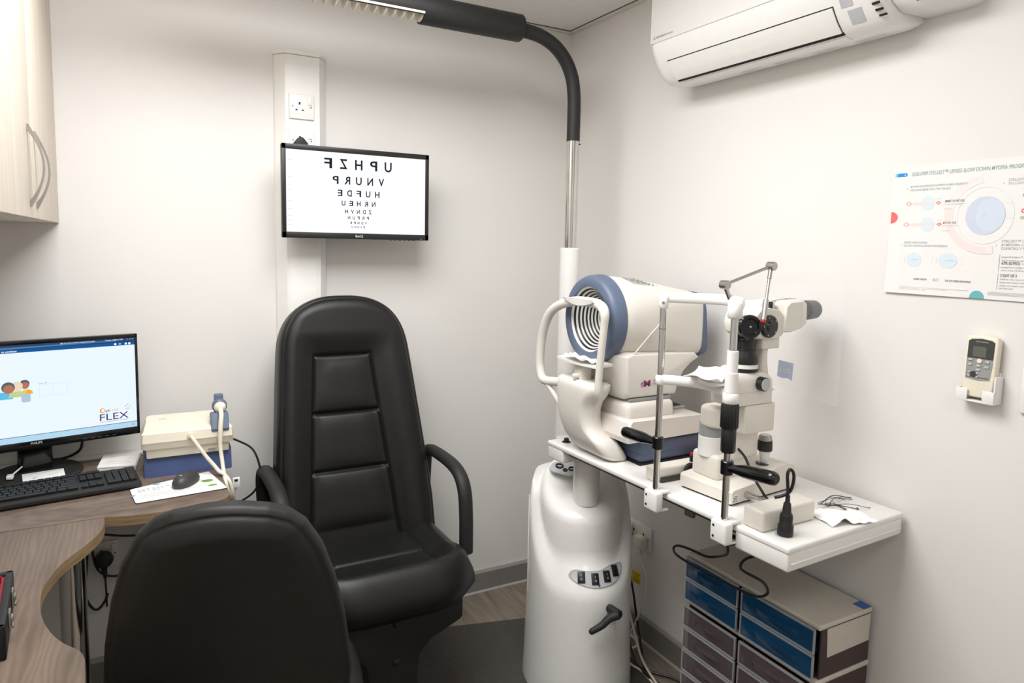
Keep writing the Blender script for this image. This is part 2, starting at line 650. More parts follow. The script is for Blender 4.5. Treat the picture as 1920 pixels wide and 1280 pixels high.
# ------------------------------------------------------------------ computer monitor
def computer_monitor():
    o = (-.275, 2.545, ZD)
    t = thing('computer_monitor', 'black desktop monitor showing a white and blue login screen', 'monitor', o)
    ex, ey = Vector((.976, .218, 0)), Vector((0, 0, 1))
    ez = ex.cross(ey)
    F = frame((-.262, 2.48, 0), ex, ey, ez)   # x along the panel, y up, z towards the viewer
    hw, z0, z1 = .281, .908, 1.237
    h = MB(o)
    h.box((-hw, z0, -.022), (hw, z1, -.001), .004, M=F)
    h.box((-.16, z0 + .05, -.05), (.16, z1 - .06, -.02), .012, M=F)
    # bezel frame
    for a, b in (((-hw, z1 - .012, -.004), (hw, z1, .003)), ((-hw, z0, -.004), (hw, z0 + .024, .003)), ((-hw, z0, -.004), (-hw + .008, z1, .003)), ((hw - .008, z0, -.004), (hw, z1, .003))):
        h.box(a, b, .0012, M=F)
    hs = h.build('housing', M_BLKG, t)
    g = MB(o)
    g.text('PHILIPS', F, -.016, .922, h=.0065, bold=.02, z=.0034)
    g.build('lettering', M_LGREY, hs)
    b = MB(o)
    for k in range(5):
        b.box((.12 + k * .02, z0 + .006, .003), (.131 + k * .02, z0 + .0085, .0036), 0, M=F)
    b.build('buttons', M_DKG, hs)
    # screen and what it shows
    s = MB(o)
    sx, y0, y1 = .2735, .932, 1.2255
    s.rect(-sx, y0, sx, y1, .0005, F)

    def R(m, a, b_, c, d, z=.0010):
        s.m = m
        s.rect(a, b_, c, d, z, F)

    def D(m, x, y, r, r2=None, z=.0012, **k):
        s.m = m
        s.disc((x, y, z), r, F, 20, r2, **k)
    R(1, -sx, 1.2115, sx, 1.2255)
    R(2, -sx, 1.202, sx, 1.2115)
    s.m = 3
    s.add([(-.12, 1.2125, .0012), (.22, 1.2165, .0012), (.22, 1.2195, .0012), (-.12, 1.2185, .0012)], [(0, 1, 2, 3)], F)
    R(4, -sx, y0, sx, .9495)
    R(5, -sx, .9495, sx, .951, .0012)
    s.m = 6
    s.text('to continue', F, -.076, 1.2045, h=.0055, bold=.02, z=.0014)
    s.text('Sign in to your practice management system', F, .07, 1.2195, w=.092, bold=.01, z=.0014)
    s.text('Tuesday 14 March 2023', F, .19, 1.2195, w=.05, bold=.01, z=.0014)
    for k in range(3):
        R(6, .25 + k * .008, 1.2205, .254 + k * .008, 1.2215, .0014)
    for k, x in enumerate((.218, .231, .248, .258)):
        D(6 if k != 1 else 7, x, 1.2072, .0035, z=.0014)
    # icon of three people
    D(8, -.083, 1.066, .030, .022, a0=0, a1=PI)
    D(9, -.042, 1.070, .022, .018, a0=0, a1=PI, z=.0013)
    D(10, -.02, 1.076, .017, .015, a0=0, a1=PI, z=.0011)
    for m1, m2, x, y, r, z in ((13, 12, -.024, 1.1075, .0125, .0013), (11, 14, -.043, 1.103, .0145, .0015), (13, 12, -.064, 1.1005, .0165, .0017)):
        D(m1, x, y, r, z=z)
        D(m2, x + .001, y - .005, r * .8, z=z + .0001)
    D(15, -.014, 1.082, .007, z=.0018)
    for k in range(5):
        D(16, -.022, 1.056 + k * .0045, .012, .004, z=.0016 + .0001 * k)
    s.m = 17
    s.text('Enter PIN', F, .012, 1.103, h=.0035, z=.0014)
    for a, b_, c, d in ((.012, 1.0995, .084, 1.1003), (.012, 1.066, .0128, 1.0995), (.0475, 1.066, .0482, 1.0995), (.0835, 1.066, .0842, 1.0995), (.012, 1.0655, .084, 1.0662)):
        R(18, a, b_, c, d)
    # product logo
    D(15, .175, .9975, .0078)
    D(19, .1765, .9975, .0042, .0052, z=.0013)
    s.m = 20
    s.text('pti', F, .184, .992, h=.0095, bold=.005, z=.0014)
    s.m = 15
    s.text('net', F, .2035, .992, h=.0095, z=.0014)
    s.m = 20
    s.text('FLEX', F, .1675, .965, w=.081, h=.0215, z=.0014)
    s.text('practice management software for opticians', F, .1675, .9595, w=.08, z=.0014)
    for k in range(5):
        D(20 if k % 2 else 17, .242 + .006 * (k % 3), .994 + .0035 * (k // 2) + .002 * k, .0014)
    D(17, .262, .9405, .003, rin=.6)
    cols = [(232, 244, 255), (40, 72, 112), (26, 88, 154), (84, 122, 168), (178, 214, 238), (40, 56, 78), (245, 250, 255), (120, 190, 240), (96, 190, 228), (190, 208, 150), (240, 196, 96), (232, 214, 190),
            (176, 120, 92), (92, 98, 104), (238, 214, 190), (244, 170, 60), (176, 196, 216), (130, 130, 136), (208, 218, 226), (232, 244, 255), (70, 36, 104)]
    sm = [emit('screen_colour_%02d' % i, c, .98) for i, c in enumerate(cols)]
    s.build('screen', sm, t, smooth=False)
    n = MB(o)
    n.box((-.045, ZD + .012, -.075), (.045, 1.08, -.045), .008, M=F)
    n.build('stand_neck', M_BLKG, t)
    bs = MB(o)
    bs.lathe([(0, 0), (.122, 0), (.124, .004), (.118, .011), (.03, .016), (0, .016)], (-.272, 2.536, ZD + .0008), n=56)
    bs.build('stand_base', M_BLKM, t)


computer_monitor()
_o = (-.243, 2.448, ZD + .014)
m = MB(_o)
F = frame((-.296, 2.428, ZD + .0125), (.99, .14, .0), (-.14, .99, .04))
m.box((0, 0, 0), (.106, .07, .0018), .0003, M=F)
m.m = 1
for k in range(3):
    m.disc((.03 + .003 * k, .018 + .002 * k, .0021), .006 - k * .001, F, 14, rin=.75, a0=2, a1=5)
    m.rect(.066 + k * .008, .024 + .004 * k, .069 + k * .008, .027 + .004 * k, .0021, F)
m.rect(.006, .058, .10, .0595, .0021, F)
tag(m.build('paper_note', [M_PAPER, M_GREY]), 'small white paper note lying on the round monitor base', 'note')

# white cable with connector lying behind the note
m = MB((-.33, 2.47, ZD))
m.tube([(-.235, 2.61, ZD + .12), (-.26, 2.6, ZD + .075), (-.30, 2.53, ZD + .04), (-.327, 2.478, ZD + .024)], .0022, 8)
m.box((-.340, 2.455, ZD + .0165), (-.322, 2.482, ZD + .0275), .003)
tag(m.build('white_cable', M_WHITE), 'thin white cable with a connector beside the monitor neck', 'cable')
m = MB((-.19, 2.6, ZD))
m.tube([(-.155, 2.56, ZD + .125), (-.153, 2.60, ZD + .08), (-.165, 2.635, ZD + .035), (-.21, 2.645, ZD + .012), (-.27, 2.652, ZD + .010)], .0045, 8)
tag(m.build('black_cable', M_BLK), 'black cable hanging behind the desktop monitor', 'cable')


# ------------------------------------------------------------------ keyboard
def keyboard():
    o = (-.2, 2.28, ZD)
    t = thing('keyboard', 'black computer keyboard in front of the desktop monitor', 'keyboard', o)
    # right front corner, long axis runs to the left, z points down
    F = frame((.012, 2.266, ZD), (-.99, -.14, 0), (-.14, .99, .06))
    L, W = .445, .152
    c = MB(o)
    c.box((0, 0, -.018), (L, W, -.004), .004, M=F)
    c.build('case', M_BLKM, t)
    rows = [(.128, .015, 1.0), (.102, .0175, 0), (.083, .0175, 0), (.064, .0175, 0), (.045, .0175, 0), (.026, .0175, 0)]
    n = 0

    def key(x0, y0, wx, wy):
        k = MB(o)
        k.box((x0, y0, -.0185 - .007), (x0 + wx, y0 + wy, -.017), .0016, M=F, top=None)
        k.build('key', M_BLK, t)
    for ri, (y, h, fnr) in enumerate(rows):
        # number pad on the right (x small), then navigation, then letters
        if ri > 0:
            for k in range(4):
                if ri == 5 and k == 2:
                    continue
                wide = .0365 if (ri == 5 and k == 3) else .0172
                key(.010 + .019 * k if not (ri == 5 and k == 3) else .048, y, wide if not (ri == 5 and k == 3) else .0365, h)
        if ri in (0, 1, 2):
            for k in range(3):
                key(.094 + .019 * k, y, .0172, h)
        if ri == 5:
            for k in range(3):
                key(.094 + .019 * k, y, .0172, h)
        if ri == 4:
            key(.113, y, .0172, h)
        x = .158
        if ri == 5:
            for wd in (.026, .022, .022, .105, .022, .022, .026):
                key(x, y, wd, h)
                x += wd + .0018
        else:
            cnt = 12
            first = (.0172, .034, .026, .04, .048)[ri]
            key(x, y, first, h)
            x += first + .0018
            for k in range(cnt):
                if x + .017 > L - .008:
                    break
                key(x, y, .0172, h)
                x += .019
    lt = MB(o)
    lt.box((.03, .1445, -.0195), (.052, .1475, -.0178), 0, M=F)
    lt.build('lettering', M_LGREY, t)


keyboard()


# ------------------------------------------------------------------ mouse pad, mouse, notepad
def P_(x, y):
    return (x * _k, y * _k)


o = (.105, 2.21, ZD)
m = MB(o)
q = [P_(-.022, 2.317), P_(-.007, 2.187), P_(.241, 2.212), P_(.205, 2.399)]
# rounded quad from its corners
rp = []
for i in range(4):
    a, b, c = Vector(q[i - 1]), Vector(q[i]), Vector(q[(i + 1) % 4])
    p1, p2 = b + (a - b).normalized() * .008, b + (c - b).normalized() * .008
    for k in range(5):
        s_ = k / 4
        rp.append(tuple(p1 * (1 - s_) ** 2 + b * 2 * s_ * (1 - s_) + p2 * s_ ** 2))
m.prism(rp, ZD + .0002, ZD + .003)
m.m = 1
m.prism([((x - .105) * .992 + .105, (y - 2.22) * .992 + 2.22) for x, y in rp], ZD + .003, ZD + .0036)
F = frame((-.012, 2.14, ZD + .0038), (.995, .09, 0), (-.10, .99, 0))
m.m = 2
for k in range(3):
    for j in range(7 - k):
        m.rect(.02 + .0125 * j, .098 - k * .011, .0305 + .0125 * j - .002 * (j % 3), .1022 - k * .011, 0, F)
for k in range(4):
    m.rect(.02, .05 - k * .009, .19 - .02 * k, .052 - k * .009, 0, F)
m.m = 3
m.disc((.075, .131, 0), .011, F, 20, a0=PI, a1=2 * PI)
m.disc((.006, .055, 0), .006, F, 20)
m.m = 4
m.disc((.208, .085, .0001), .017, F, 20, .013)
m.disc((.214, .038, .0001), .014, F, 20, .008)
m.add([(.165, .12, .0001), (.167, .122, .0001), (.206, .09, .0001), (.204, .087, .0001)], [(0, 1, 2, 3)], F)
tag(m.build('mouse_pad', [M_RUB, M_PAPER, M_GREY, pmat('pad_blue', (96, 170, 220), .6), pmat('pad_green', (118, 158, 62), .6)]), 'white printed mouse pad with green and blue dots at the desk end', 'mouse pad')

o = (.128, 2.243, ZD + .004)
t = thing('computer_mouse', 'dark grey computer mouse sitting on the white mouse pad', 'mouse', o)
m = MB(o)
F = frame(o, (.84, -.54, 0), (.54, .84, 0))


def mtop(u, v):
    a, b = 2 * u - 1, 2 * v - 1
    # square to disc map
    x = a * math.sqrt(max(0, 1 - b * b / 2))
    y = b * math.sqrt(max(0, 1 - a * a / 2))
    r = min(1, math.hypot(x, y))
    wq = .033 * (1 - .12 * abs(y) - .08 * math.cos(y * 3))
    z = .008 + .027 * (1 - r ** 2.6) ** .6 * (1 - .18 * y)
    return Vector((x * wq, y * .055, z if r < 1 else .008))


def mbot(u, v):
    p = mtop(u, v)
    return Vector((p.x * .94, p.y * .96, 0))


m.slab(mtop, mbot, 24, 24, F)
b_ = m.build('body', M_DKG, t, angle=60)
m = MB(o)
m.cyl(F @ V(-.0035, .026, .0255), F @ V(.0035, .026, .0255), .0065, n=20)
m.build('scroll_wheel', M_BLK, t)
m = MB(o)
m.box((-.004, -.030, .0315), (.004, -.0255, .0345), .0003, M=F)
m.build('emblem', M_LGREY, t)

o = (-.047, 2.54, ZD)
m = MB(o)
q = [P_(-.112, 2.542), P_(-.004, 2.52), P_(.010, 2.675), P_(-.096, 2.691)]
for k in range(6):
    z = ZD + .0004 + k * .003
    dx = .0012 * math.sin(k * 2.1)
    m.prism([(x + dx, y - .0006 * k) for x, y in q], z, z + .0026)
    m.m = 0
m.m = 1
z = ZD + .0186
F = frame((q[0][0], q[0][1] - .003, z), (.98, -.19, 0), (.19, .98, 0))
for k in range(5):
    m.rect(.012, .03 + .02 * k, .09 - .01 * (k % 2), .032 + .02 * k, 0, F)
tag(m.build('note_pad', [M_PAPER, pmat('faint_ruling', (214, 210, 212), .8)]), 'stack of loose white note paper between monitor and cream instrument', 'paper')


# ------------------------------------------------------------------ cream desk instrument with probe
def desk_instrument():
    o = (.145, 2.45, ZD)
    t = thing('eye_pressure_meter', 'cream and navy desktop instrument with a corded probe in a holder', 'instrument', o)
    # base: navy wedge
    m = MB(o)
    m.prism([(2.352, ZD), (2.365, ZD + .07), (2.50, ZD + .08), (2.51, ZD)], .018, .270, .004, M=YZ)
    m.build('base', M_NAVY, t)
    m = MB(o)
    m.prism([(2.350, ZD + .062), (2.342, ZD + .095), (2.50, ZD + .110), (2.505, ZD + .07)], .026, .262, .004, M=YZ)
    m.build('lower_body', M_IVORY, t)
    m = MB(o)
    prof = [(2.338, ZD + .092), (2.330, ZD + .115), (2.333, ZD + .141), (2.341, ZD + .148), (2.44, ZD + .158), (2.51, ZD + .160), (2.525, ZD + .105)]
    rings = []
    for x, k in ((.012, .90), (.016, .97), (.024, 1), (.262, 1), (.271, .97), (.275, .90)):
        rings.append([(x, 2.43 + (y - 2.43) * k, ZD + .125 + (z - ZD - .125) * k) for y, z in prof])
    # slope the ends of the lid inwards at the top
    rr = []
    for r in rings:
        rr.append([(x + (.143 - x) * max(0, (z - ZD - .138)) * 7.5, y, z) for x, y, z in r])
    m.loft(rr)
    lid = m.build('lid', M_IVORY, t, angle=25)
    m = MB(o)
    m.box((.018, 2.3295, ZD + .1135), (.27, 2.334, ZD + .1150), 0)
    m.build('seam', M_BEIGE, lid)
    m = MB(o)
    m.box((.065, 2.44, ZD + .1565), (.087, 2.455, ZD + .1595), .0006)
    m.build('vent_mark', M_BEIGE, lid)
    m = MB(o)
    m.box((.20, 2.3515, ZD + .070), (.223, 2.3445, ZD + .0745), .0005)
    m.build('name_label', M_GREY, t)
    # probe holder
    m = MB(o)
    m.prism([(2.329, ZD + .132), (2.327, ZD + .140), (2.352, ZD + .186), (2.372, ZD + .186), (2.375, ZD + .14)], .209, .262, .004, M=YZ)
    m.box((.225, 2.385, ZD + .14), (.252, 2.408, ZD + .238), .004)
    m.build('probe_holder', M_BLUE, t)
    m = MB(o)
    m.cyl((.150, 2.333, ZD + .128), (.150, 2.322, ZD + .127), .0095)
    m.build('cord_socket', M_IVORY, t)
    return t


eye_meter = desk_instrument()
o = (.226, 2.40, ZD + .235)
t = thing('handheld_probe', 'cream and blue handheld probe resting in the desktop instrument holder', 'probe', o)
m = MB(o)
m.lathe([(.006, -.03), (.012, -.028), (.0175, -.02), (.0185, -.002), (.0175, .006), (.013, .013), (.0065, .017)], (.239, 2.362, ZD + .201), (-.05, -1, -.25))
m.build('head', M_IVORY, t)
m = MB(o)
m.lathe([(.0188, 0), (.0225, .006), (.0225, .018), (.019, .022)], (.239, 2.385, ZD + .207), (-.05, -1, -.25))
m.build('collar', M_BLUE, t)
m = MB(o)
m.tube([(.2385, 2.352, ZD + .198), (.2385, 2.324, ZD + .185), (.234, 2.310, ZD + .145), (.232, 2.306, ZD + .09), (.235, 2.295, ZD + .045), (.2375, 2.27, ZD + .008),
        (.2385, 2.23, ZD - .012), (.25, 2.25, ZD - .06), (.26, 2.33, ZD - .12), (.268, 2.40, ZD - .2)], lambda q: .0062 + .001 * (q < .3), 10)
m.build('cord', M_IVORY, t)
m = MB(eye_meter.location)
m.tube([(.150, 2.327, ZD + .127), (.155, 2.312, ZD + .120), (.17, 2.303, ZD + .095), (.19, 2.297, ZD + .063), (.212, 2.29, ZD + .033), (.2245, 2.278, ZD + .017),
        (.238, 2.262, ZD + .009), (.252, 2.245, ZD - .015), (.262, 2.26, ZD - .07), (.275, 2.35, ZD - .16)], .0058, 10)
m.build('cord', M_IVORY, eye_meter)
m = MB((.3, 2.5, ZD))
m.tube([(.268, 2.50, ZD + .065), (.30, 2.48, ZD + .055), (.345, 2.44, ZD + .03), (.365, 2.42, ZD - .025), (.365, 2.42, ZD - .075), (.345, 2.43, ZD - .12), (.30, 2.46, ZD - .16), (.26, 2.50, ZD - .19)], .0036, 8)
tag(m.build('looped_cable', M_BLK), 'black cable looping down off the desk end beside the black chair', 'cable')
m = MB((.29, 2.39, ZD - .07))
m.box((.272, 2.37, ZD - .075), (.297, 2.382, ZD - .042), .003, M=Matrix.Identity(4))
m.m = 1
m.box((.279, 2.3688, ZD - .053), (.289, 2.3705, ZD - .046), 0)
m.m = 0
m.tube([(.284, 2.378, ZD - .074), (.278, 2.39, ZD - .12), (.272, 2.41, ZD - .2)], .003, 8)
tag(m.build('white_connector', [M_WHITE, M_HOLE]), 'small white plug connector hanging at the desk end', 'connector')


# ------------------------------------------------------------------ trial lens case on the left
def trial_case():
    o = (-.36, 1.54, ZD)
    t = thing('trial_lens_case', 'black case with dark red lining and metal catches at the left edge', 'case', o)
    F = frame((-.226, 1.665, ZD + .0006), (.07, -1, 0), (-1, -.07, 0), (0, 0, 1))   # x along the long front side, y away to the left, z up
    L, W, H = .245, .27, .062
    m = MB(o)
    for a, b in (((0, 0, 0), (L, W, .01)), ((0, 0, 0), (L, .013, H)), ((0, W - .013, 0), (L, W, H)), ((0, 0, 0), (.013, W, H)), ((L - .013, 0, 0), (L, W, H))):
        m.box(a, b, .003, M=F)
    m.build('body', M_BLKM, t)
    m = MB(o)
    for a, b in (((.013, .013, .01), (L - .013, W - .013, .014)), ((.013, .013, .01), (L - .013, .018, H - .004)), ((.013, .013, .01), (.018, W - .013, H - .004)), ((L - .018, .013, .01), (L - .013, W - .013, H - .004))):
        m.box(a, b, 0, M=F)
    for k in range(6):
        m.box((.03 + k * .035, .02, .014), (.035 + k * .035, W - .02, .05), 0, M=F)
    m.build('lining', M_REDL, t)
    for x in (.075, .165):
        c = MB(o)
        c.box((x, -.004, .028), (x + .022, 0, .058), .001, M=F)
        c.box((x + .003, -.008, .036), (x + .019, -.003, .048), .002, M=F)
        c.cyl(F @ V(x + .002, -.006, .03), F @ V(x + .020, -.006, .03), .003, n=10)
        tag(c.build('catch', M_STEEL, t), 'bright metal catch')


trial_case()


# ------------------------------------------------------------------ cable trunking and sockets on the back wall
def trunking():
    o = (.555, YB, 1.2)
    t = thing('cable_trunking', 'white vertical cable trunking behind the wall-mounted eye chart screen', 'trunking', o)
    x0, x1, d = .469, .654, .052
    m = MB(o)
    z0, z1 = .102, 2.205
    prof = [(x0, YB - .001), (x0 + .003, YB - .012), (x0 + .032, YB - d), (x1 - .032, YB - d), (x1 - .003, YB - .012), (x1, YB - .001)]
    m.prism([(x, y) for x, y in prof], z0, z1)
    m.build('body', M_WHITE, t, angle=20)
    m = MB(o)
    m.box((x0 + .044, YB - d - .002, z0), (x1 - .044, YB - d, 1.95), .0008)
    m.build('cover_strip', M_WHITE, t)
    m = MB(o)
    prof = [(x0 - .002, YB - .001), (x0 + .001, YB - .013), (x0 + .031, YB - d - .003), (x1 - .031, YB - d - .003), (x1 - .001, YB - .013), (x1 + .002, YB - .001)]
    m.prism(prof, 2.2065, 2.221, .002)
    m.build('end_cap', M_WHITE, t, angle=20)


trunking()


def socket(name, label, group, pos, ex, ez, w=.088, h=.088, gangs=1, switch=True, plug=None):
    """British socket plate, pos = centre on the surface, ez = outward"""
    t = thing(name, label, 'socket', pos, group)
    F = frame(pos, ex, (0, 0, 1), ez)
    m = MB(pos)
    m.box((-w / 2, -h / 2, 0), (w / 2, h / 2, .009), .0025, M=F)
    m.build('face_plate', M_WHITE, t)
    m = MB(pos)
    for g in range(gangs):
        cx = -w / 2 + (.036 if gangs == 1 else .045 + .058 * g)
        m.box((cx - .003, .006, .0088), (cx + .003, .015, .0096), 0, M=F)
        m.box((cx - .0145, -.015, .0088), (cx - .0075, -.0105, .0096), 0, M=F)
        m.box((cx + .0075, -.015, .0088), (cx + .0145, -.0105, .0096), 0, M=F)
    for sx in (-1, 1):
        m.lathe([(.0022, 0), (.0022, .0006), (0, .0006)], F @ V(sx * (w / 2 - .012), -.001 if gangs == 1 else 0, .009), ez, 10)
    m.build('socket_holes', M_HOLE, t)
    if switch:
        for g in range(gangs):
            cx = w / 2 - .016 if gangs == 1 else (-.012 + .024 * g)
            m = MB(pos)
            m.box((cx - .007, .006, .008), (cx + .007, .034, .013), .002, M=F)
            m.build('switch', M_WHITE, t)
    return t


socket('wall_socket', 'single white switched socket on the trunking above the chart screen, empty', None, (.557, YB - .052, 2.026), (1, 0, 0), (0, -1, 0))
socket('wall_socket', 'single white socket with a black plug just above the chart screen edge', None, (.557, YB - .052, 1.907), (1, 0, 0), (0, -1, 0))
m = MB((.548, YB - .08, 1.89))
m.prism([(.524, 1.87), (.524, 1.894), (.538, 1.912), (.547, 1.916), (.556, 1.912), (.571, 1.894), (.571, 1.87)], YB - .095, YB - .062, .004, M=XZ)
tag(m.build('power_plug', M_BLKM), 'black mains plug in the lower trunking socket behind the screen', 'plug')


# ------------------------------------------------------------------ eye chart screen
def chart_monitor():
    o = (.7335, 2.53, 1.72)
    t = thing('chart_monitor', 'wall-mounted black monitor showing a mirrored letter eye chart', 'monitor', o)
    x0, x1, z0, z1, y = .464, 1.003, 1.557, 1.8785, 2.5
    h = MB(o)
    h.box((x0, y, z0), (x1, y + .022, z1), .004)
    h.box((x0 + .12, y + .02, z0 + .06), (x1 - .12, y + .05, z1 - .07), .012)
    for a, b in (((x0, y - .004, z1 - .018), (x1, y + .004, z1)), ((x0, y - .004, z0), (x1, y + .004, z0 + .021)), ((x0, y - .004, z0), (x0 + .014, y + .004, z1)), ((x1 - .014, y - .004, z0), (x1, y + .004, z1))):
        h.box(a, b, .0012)
    hs = h.build('housing', M_BLK, t)
    F = frame((.7335, y - .0045, 1.717), (1, 0, 0), (0, 0, 1), (0, -1, 0))
    b = MB(o)
    b.text('BenQ', F, 0, -.1535, h=.0085, align='c', bold=.02, z=.0002)
    b.build('lettering', M_LGREY, hs)
    b = MB(o)
    for k in range(6):
        b.box((.115 + k * .018, -.1625, -.004), (.124 + k * .018, -.1595, .001), .0006, M=F)
    b.m = 1
    b.box((.236, -.156, 0), (.241, -.1545, .0006), 0, M=F)
    b.build('buttons', [M_DKG, emit('power_light', (250, 190, 60), .9)], hs)
    s = MB(o)
    G = frame((.7335, y - .0005, 1.717), (1, 0, 0), (0, 0, 1), (0, -1, 0))
    s.rect(-.256, -.140, .256, .1445, 0, G)
    s.m = 1
    MIR = frame((.7335, y - .0009, 1.717), (-1, 0, 0), (0, 0, 1), (0, -1, 0))   # the chart is shown mirrored
    for txt, cx, wd, cz, hh in (('UPHZF', -.0003, .2472, .1054, .0342), ('VNURP', -.0003, .1899, .0482, .0268), ('HUFDE', -.0003, .1541, .0032, .0213), ('NRHEU', -.0007, .1246, -.0326, .0170),
                                ('ZDNVH', -.002, .0982, -.0615, .0138), ('PRFUN', -.0016, .0776, -.0836, .0107), ('VDNPR', -.0017, .0621, -.1019, .0088), ('EVHNU', -.0025, .0492, -.1164, .007)):
        lw = hh * .80
        n = len(txt)
        for i, c in enumerate(txt):
            x = -cx - wd / 2 + lw / 2 + (wd - lw) * i / (n - 1)
            s.text(c, MIR, x, cz - hh / 2, h=hh, w=lw, align='c', bold=.022)
    s.m = 2
    for k, zz in enumerate((.105, .048, .003, -.033, -.062, -.084, -.102, -.116)):
        s.rect(-.250, zz, -.236, zz + .003, .0004, G)
        s.rect(.243, zz, .249, zz + .003, .0004, G)
    s.build('screen', [emit('chart_white', (250, 253, 255), 1.0), emit('chart_ink', (34, 42, 54), 1), emit('chart_faint', (226, 232, 238), 1)], t, smooth=False)
    a = MB(o)
    a.box((.69, y + .05, 1.64), (.775, y + .06, 1.79), .003)
    a.box((.715, y + .06, 1.69), (.75, YB - .012, 1.725), .004)
    a.box((.69, YB - .014, 1.62), (.775, YB - .001, 1.79), .003)
    a.build('wall_bracket', M_BLKM, t)


chart_monitor()
m = MB((.85, 2.6, 1.5))
m.tube([(.80, 2.565, 1.60), (.815, 2.60, 1.57), (.83, 2.63, 1.56), (.80, 2.64, 1.58), (.78, 2.63, 1.62)], .004, 8)
tag(m.build('screen_cable', M_BLK), 'short black lead behind the lower edge of the eye chart screen', 'cable')


# ------------------------------------------------------------------ patient chair
def sstep(a, b, x):
    q = max(0, min(1, (x - a) / (b - a)))
    return q * q * (3 - 2 * q)


def smin(a, b, k):
    h = max(0, min(1, .5 + .5 * (b - a) / k))
    return b * (1 - h) + a * h - k * h * (1 - h)


def patient_chair():
    o = (.685, 2.1, 0)
    t = thing('patient_chair', 'black leather high-back examination chair with arms facing the room', 'chair', o)
    cx = .685
    # backrest: frame with x right, y up along the recline, z towards the sitter (-Y)
    lean = math.radians(13.5)
    up = Vector((-.012, math.sin(lean), math.cos(lean)))
    F = frame((cx - .010, 2.315, .50), (1, 0, 0), up, Vector((0, -math.cos(lean), math.sin(lean))))
    H = .870

    def W(v):
        if v < .30:
            return .285
        return .285 - .062 * sstep(.22, .92, v / H * .885) * 1.0

    vc, n_ = H - .21, 2.6

    def width(v):
        w0 = .277 - .062 * (max(0, v - .12) / (H - .12)) ** 1.15
        if v > vc:
            q = min(1, (v - vc) / (H - vc))
            return w0 * max(1e-4, (1 - q ** n_)) ** (1 / n_)
        return w0

    def vtop(ax):
        lo, hi = vc, H
        for _ in range(18):
            mid = (lo + hi) / 2
            if width(mid) > ax:
                lo = mid
            else:
                hi = mid
        return lo

    def groove(d, w_=.0055, depth=.006):
        return depth * math.exp(-(d / w_) ** 2)

    def seat_front(u, v):
        vv = v * H
        # gather rows near the rounded top
        if vv > vc:
            q = (vv - vc) / (H - vc)
            vv = vc + (H - vc) * (1 - (1 - q) ** 1.7)
        wv = width(vv)
        # columns follow the slanted seams of the centre panel
        pb = min(.150 - .050 * (min(vv, .655) - .06) / .595, .55 * wv)
        xl, xr = -pb - min(.017, .1 * wv), pb - min(.017, .1 * wv)
        if u < .3:
            x = -wv + (xl + wv) * u / .3
        elif u < .7:
            x = xl + (xr - xl) * (u - .3) / .4
        else:
            x = xr + (wv - xr) * (u - .7) / .3
        d = min(wv - abs(x), (vtop(abs(x)) if vv > vc - .08 else H) - vv)
        d = max(d, 0)
        r = .055
        T = .05 * math.sqrt(max(0, 1 - (1 - min(1, d / r)) ** 2)) + .03
        # piping seam
        T -= groove(d - .016, .004, .004)
        # inset centre panel
        pv0, pv1 = .06, .655
        ph = .150 - .050 * (vv - pv0) / (pv1 - pv0)
        xp = x + .017
        sx_ = ph - abs(xp)
        inside = smin(sx_, pv1 - vv, .05)
        b = sstep(-.085, .03, inside)
        T -= .034 * b
        inside = min(sx_, pv1 - vv)
        T -= groove(inside, .005, .007)
        if inside > 0:
            for sv in (.455, .255):
                T -= groove(vv - sv, .006, .010)
            lo_, hi_ = (.455, pv1) if vv > .455 else (.255, .455) if vv > .255 else (pv0, .255)
            q = max(0, min(1, (vv - lo_) / (hi_ - lo_)))
            T += .013 * (1 - (xp / ph) ** 4) * (1 - (2 * q - 1) ** 4)
        return Vector((x, vv, T))

    def seat_back(u, v):
        p = seat_front(u, v)
        return Vector((p.x, p.y, -.022))
    m = MB(o)
    m.slab(seat_front, seat_back, 180, 210, F)
    m.build('backrest', M_LEATH, t, angle=70)

    # seat cushion
    sw, y0, y1 = .272, 1.872, 2.35

    def stop(u, v):
        x = (2 * u - 1) * sw
        y = y0 + (y1 - y0) * v
        # plan: front corners rounded
        fr = max(0, abs(2 * u - 1) - .35) / .65
        y = y + .075 * fr ** 2.4 * (1 - v)
        dx = sw - abs(x)
        dy = (v) * (y1 - y0)
        d = max(0, min(dx, dy))
        r = .06
        z = .455 + .085 * math.sqrt(max(0, 1 - (1 - min(1, d / r)) ** 2))
        z += .022 * sstep(.0, .15, v) * (1 - sstep(.10, .42, v))      # raised front roll
        z += .018 * sstep(.55, 1, abs(2 * u - 1)) * sstep(.05, .3, v) * (1 if d > .02 else d / .02)
        inside = min(.150 - abs(x), v - .22)
        z -= .016 * sstep(-.07, .01, inside)
        z -= groove(inside, .006, .006)
        if inside > 0:
            z -= groove((v - .48) * (y1 - y0), .007, .008)
        z -= groove((v - .145) * (y1 - y0) - .012 * abs(2 * u - 1), .004, .004) * (abs(x) < .235)
        return Vector((x + cx, y, z))

    def sbot(u, v):
        p = stop(u, v)
        return Vector((cx + (p.x - cx) * .93, p.y + .02 * (1 - v), .415))
    m = MB(o)
    m.slab(stop, sbot, 140, 120)
    m.build('seat', M_LEATH, t, angle=70)
    # arms
    for s in (-1, 1):
        x = cx + s * .302
        m = MB(o)
        m.tube([(x - s * .004, 2.468, .50), (x - s * .004, 2.468, .60), (x, 2.468, .70), (x, 2.455, .742), (x, 2.42, .762), (x, 2.33, .768), (x, 2.21, .764), (x, 2.14, .742), (x, 2.103, .695), (x, 2.09, .62), (x, 2.087, .545), (x, 2.086, .487)],
               .020, 14, 8, ry=.025, up=(1, 0, 0))
        m.build('armrest', M_BLKM, t, angle=60)
    # frame under the seat
    m = MB(o)
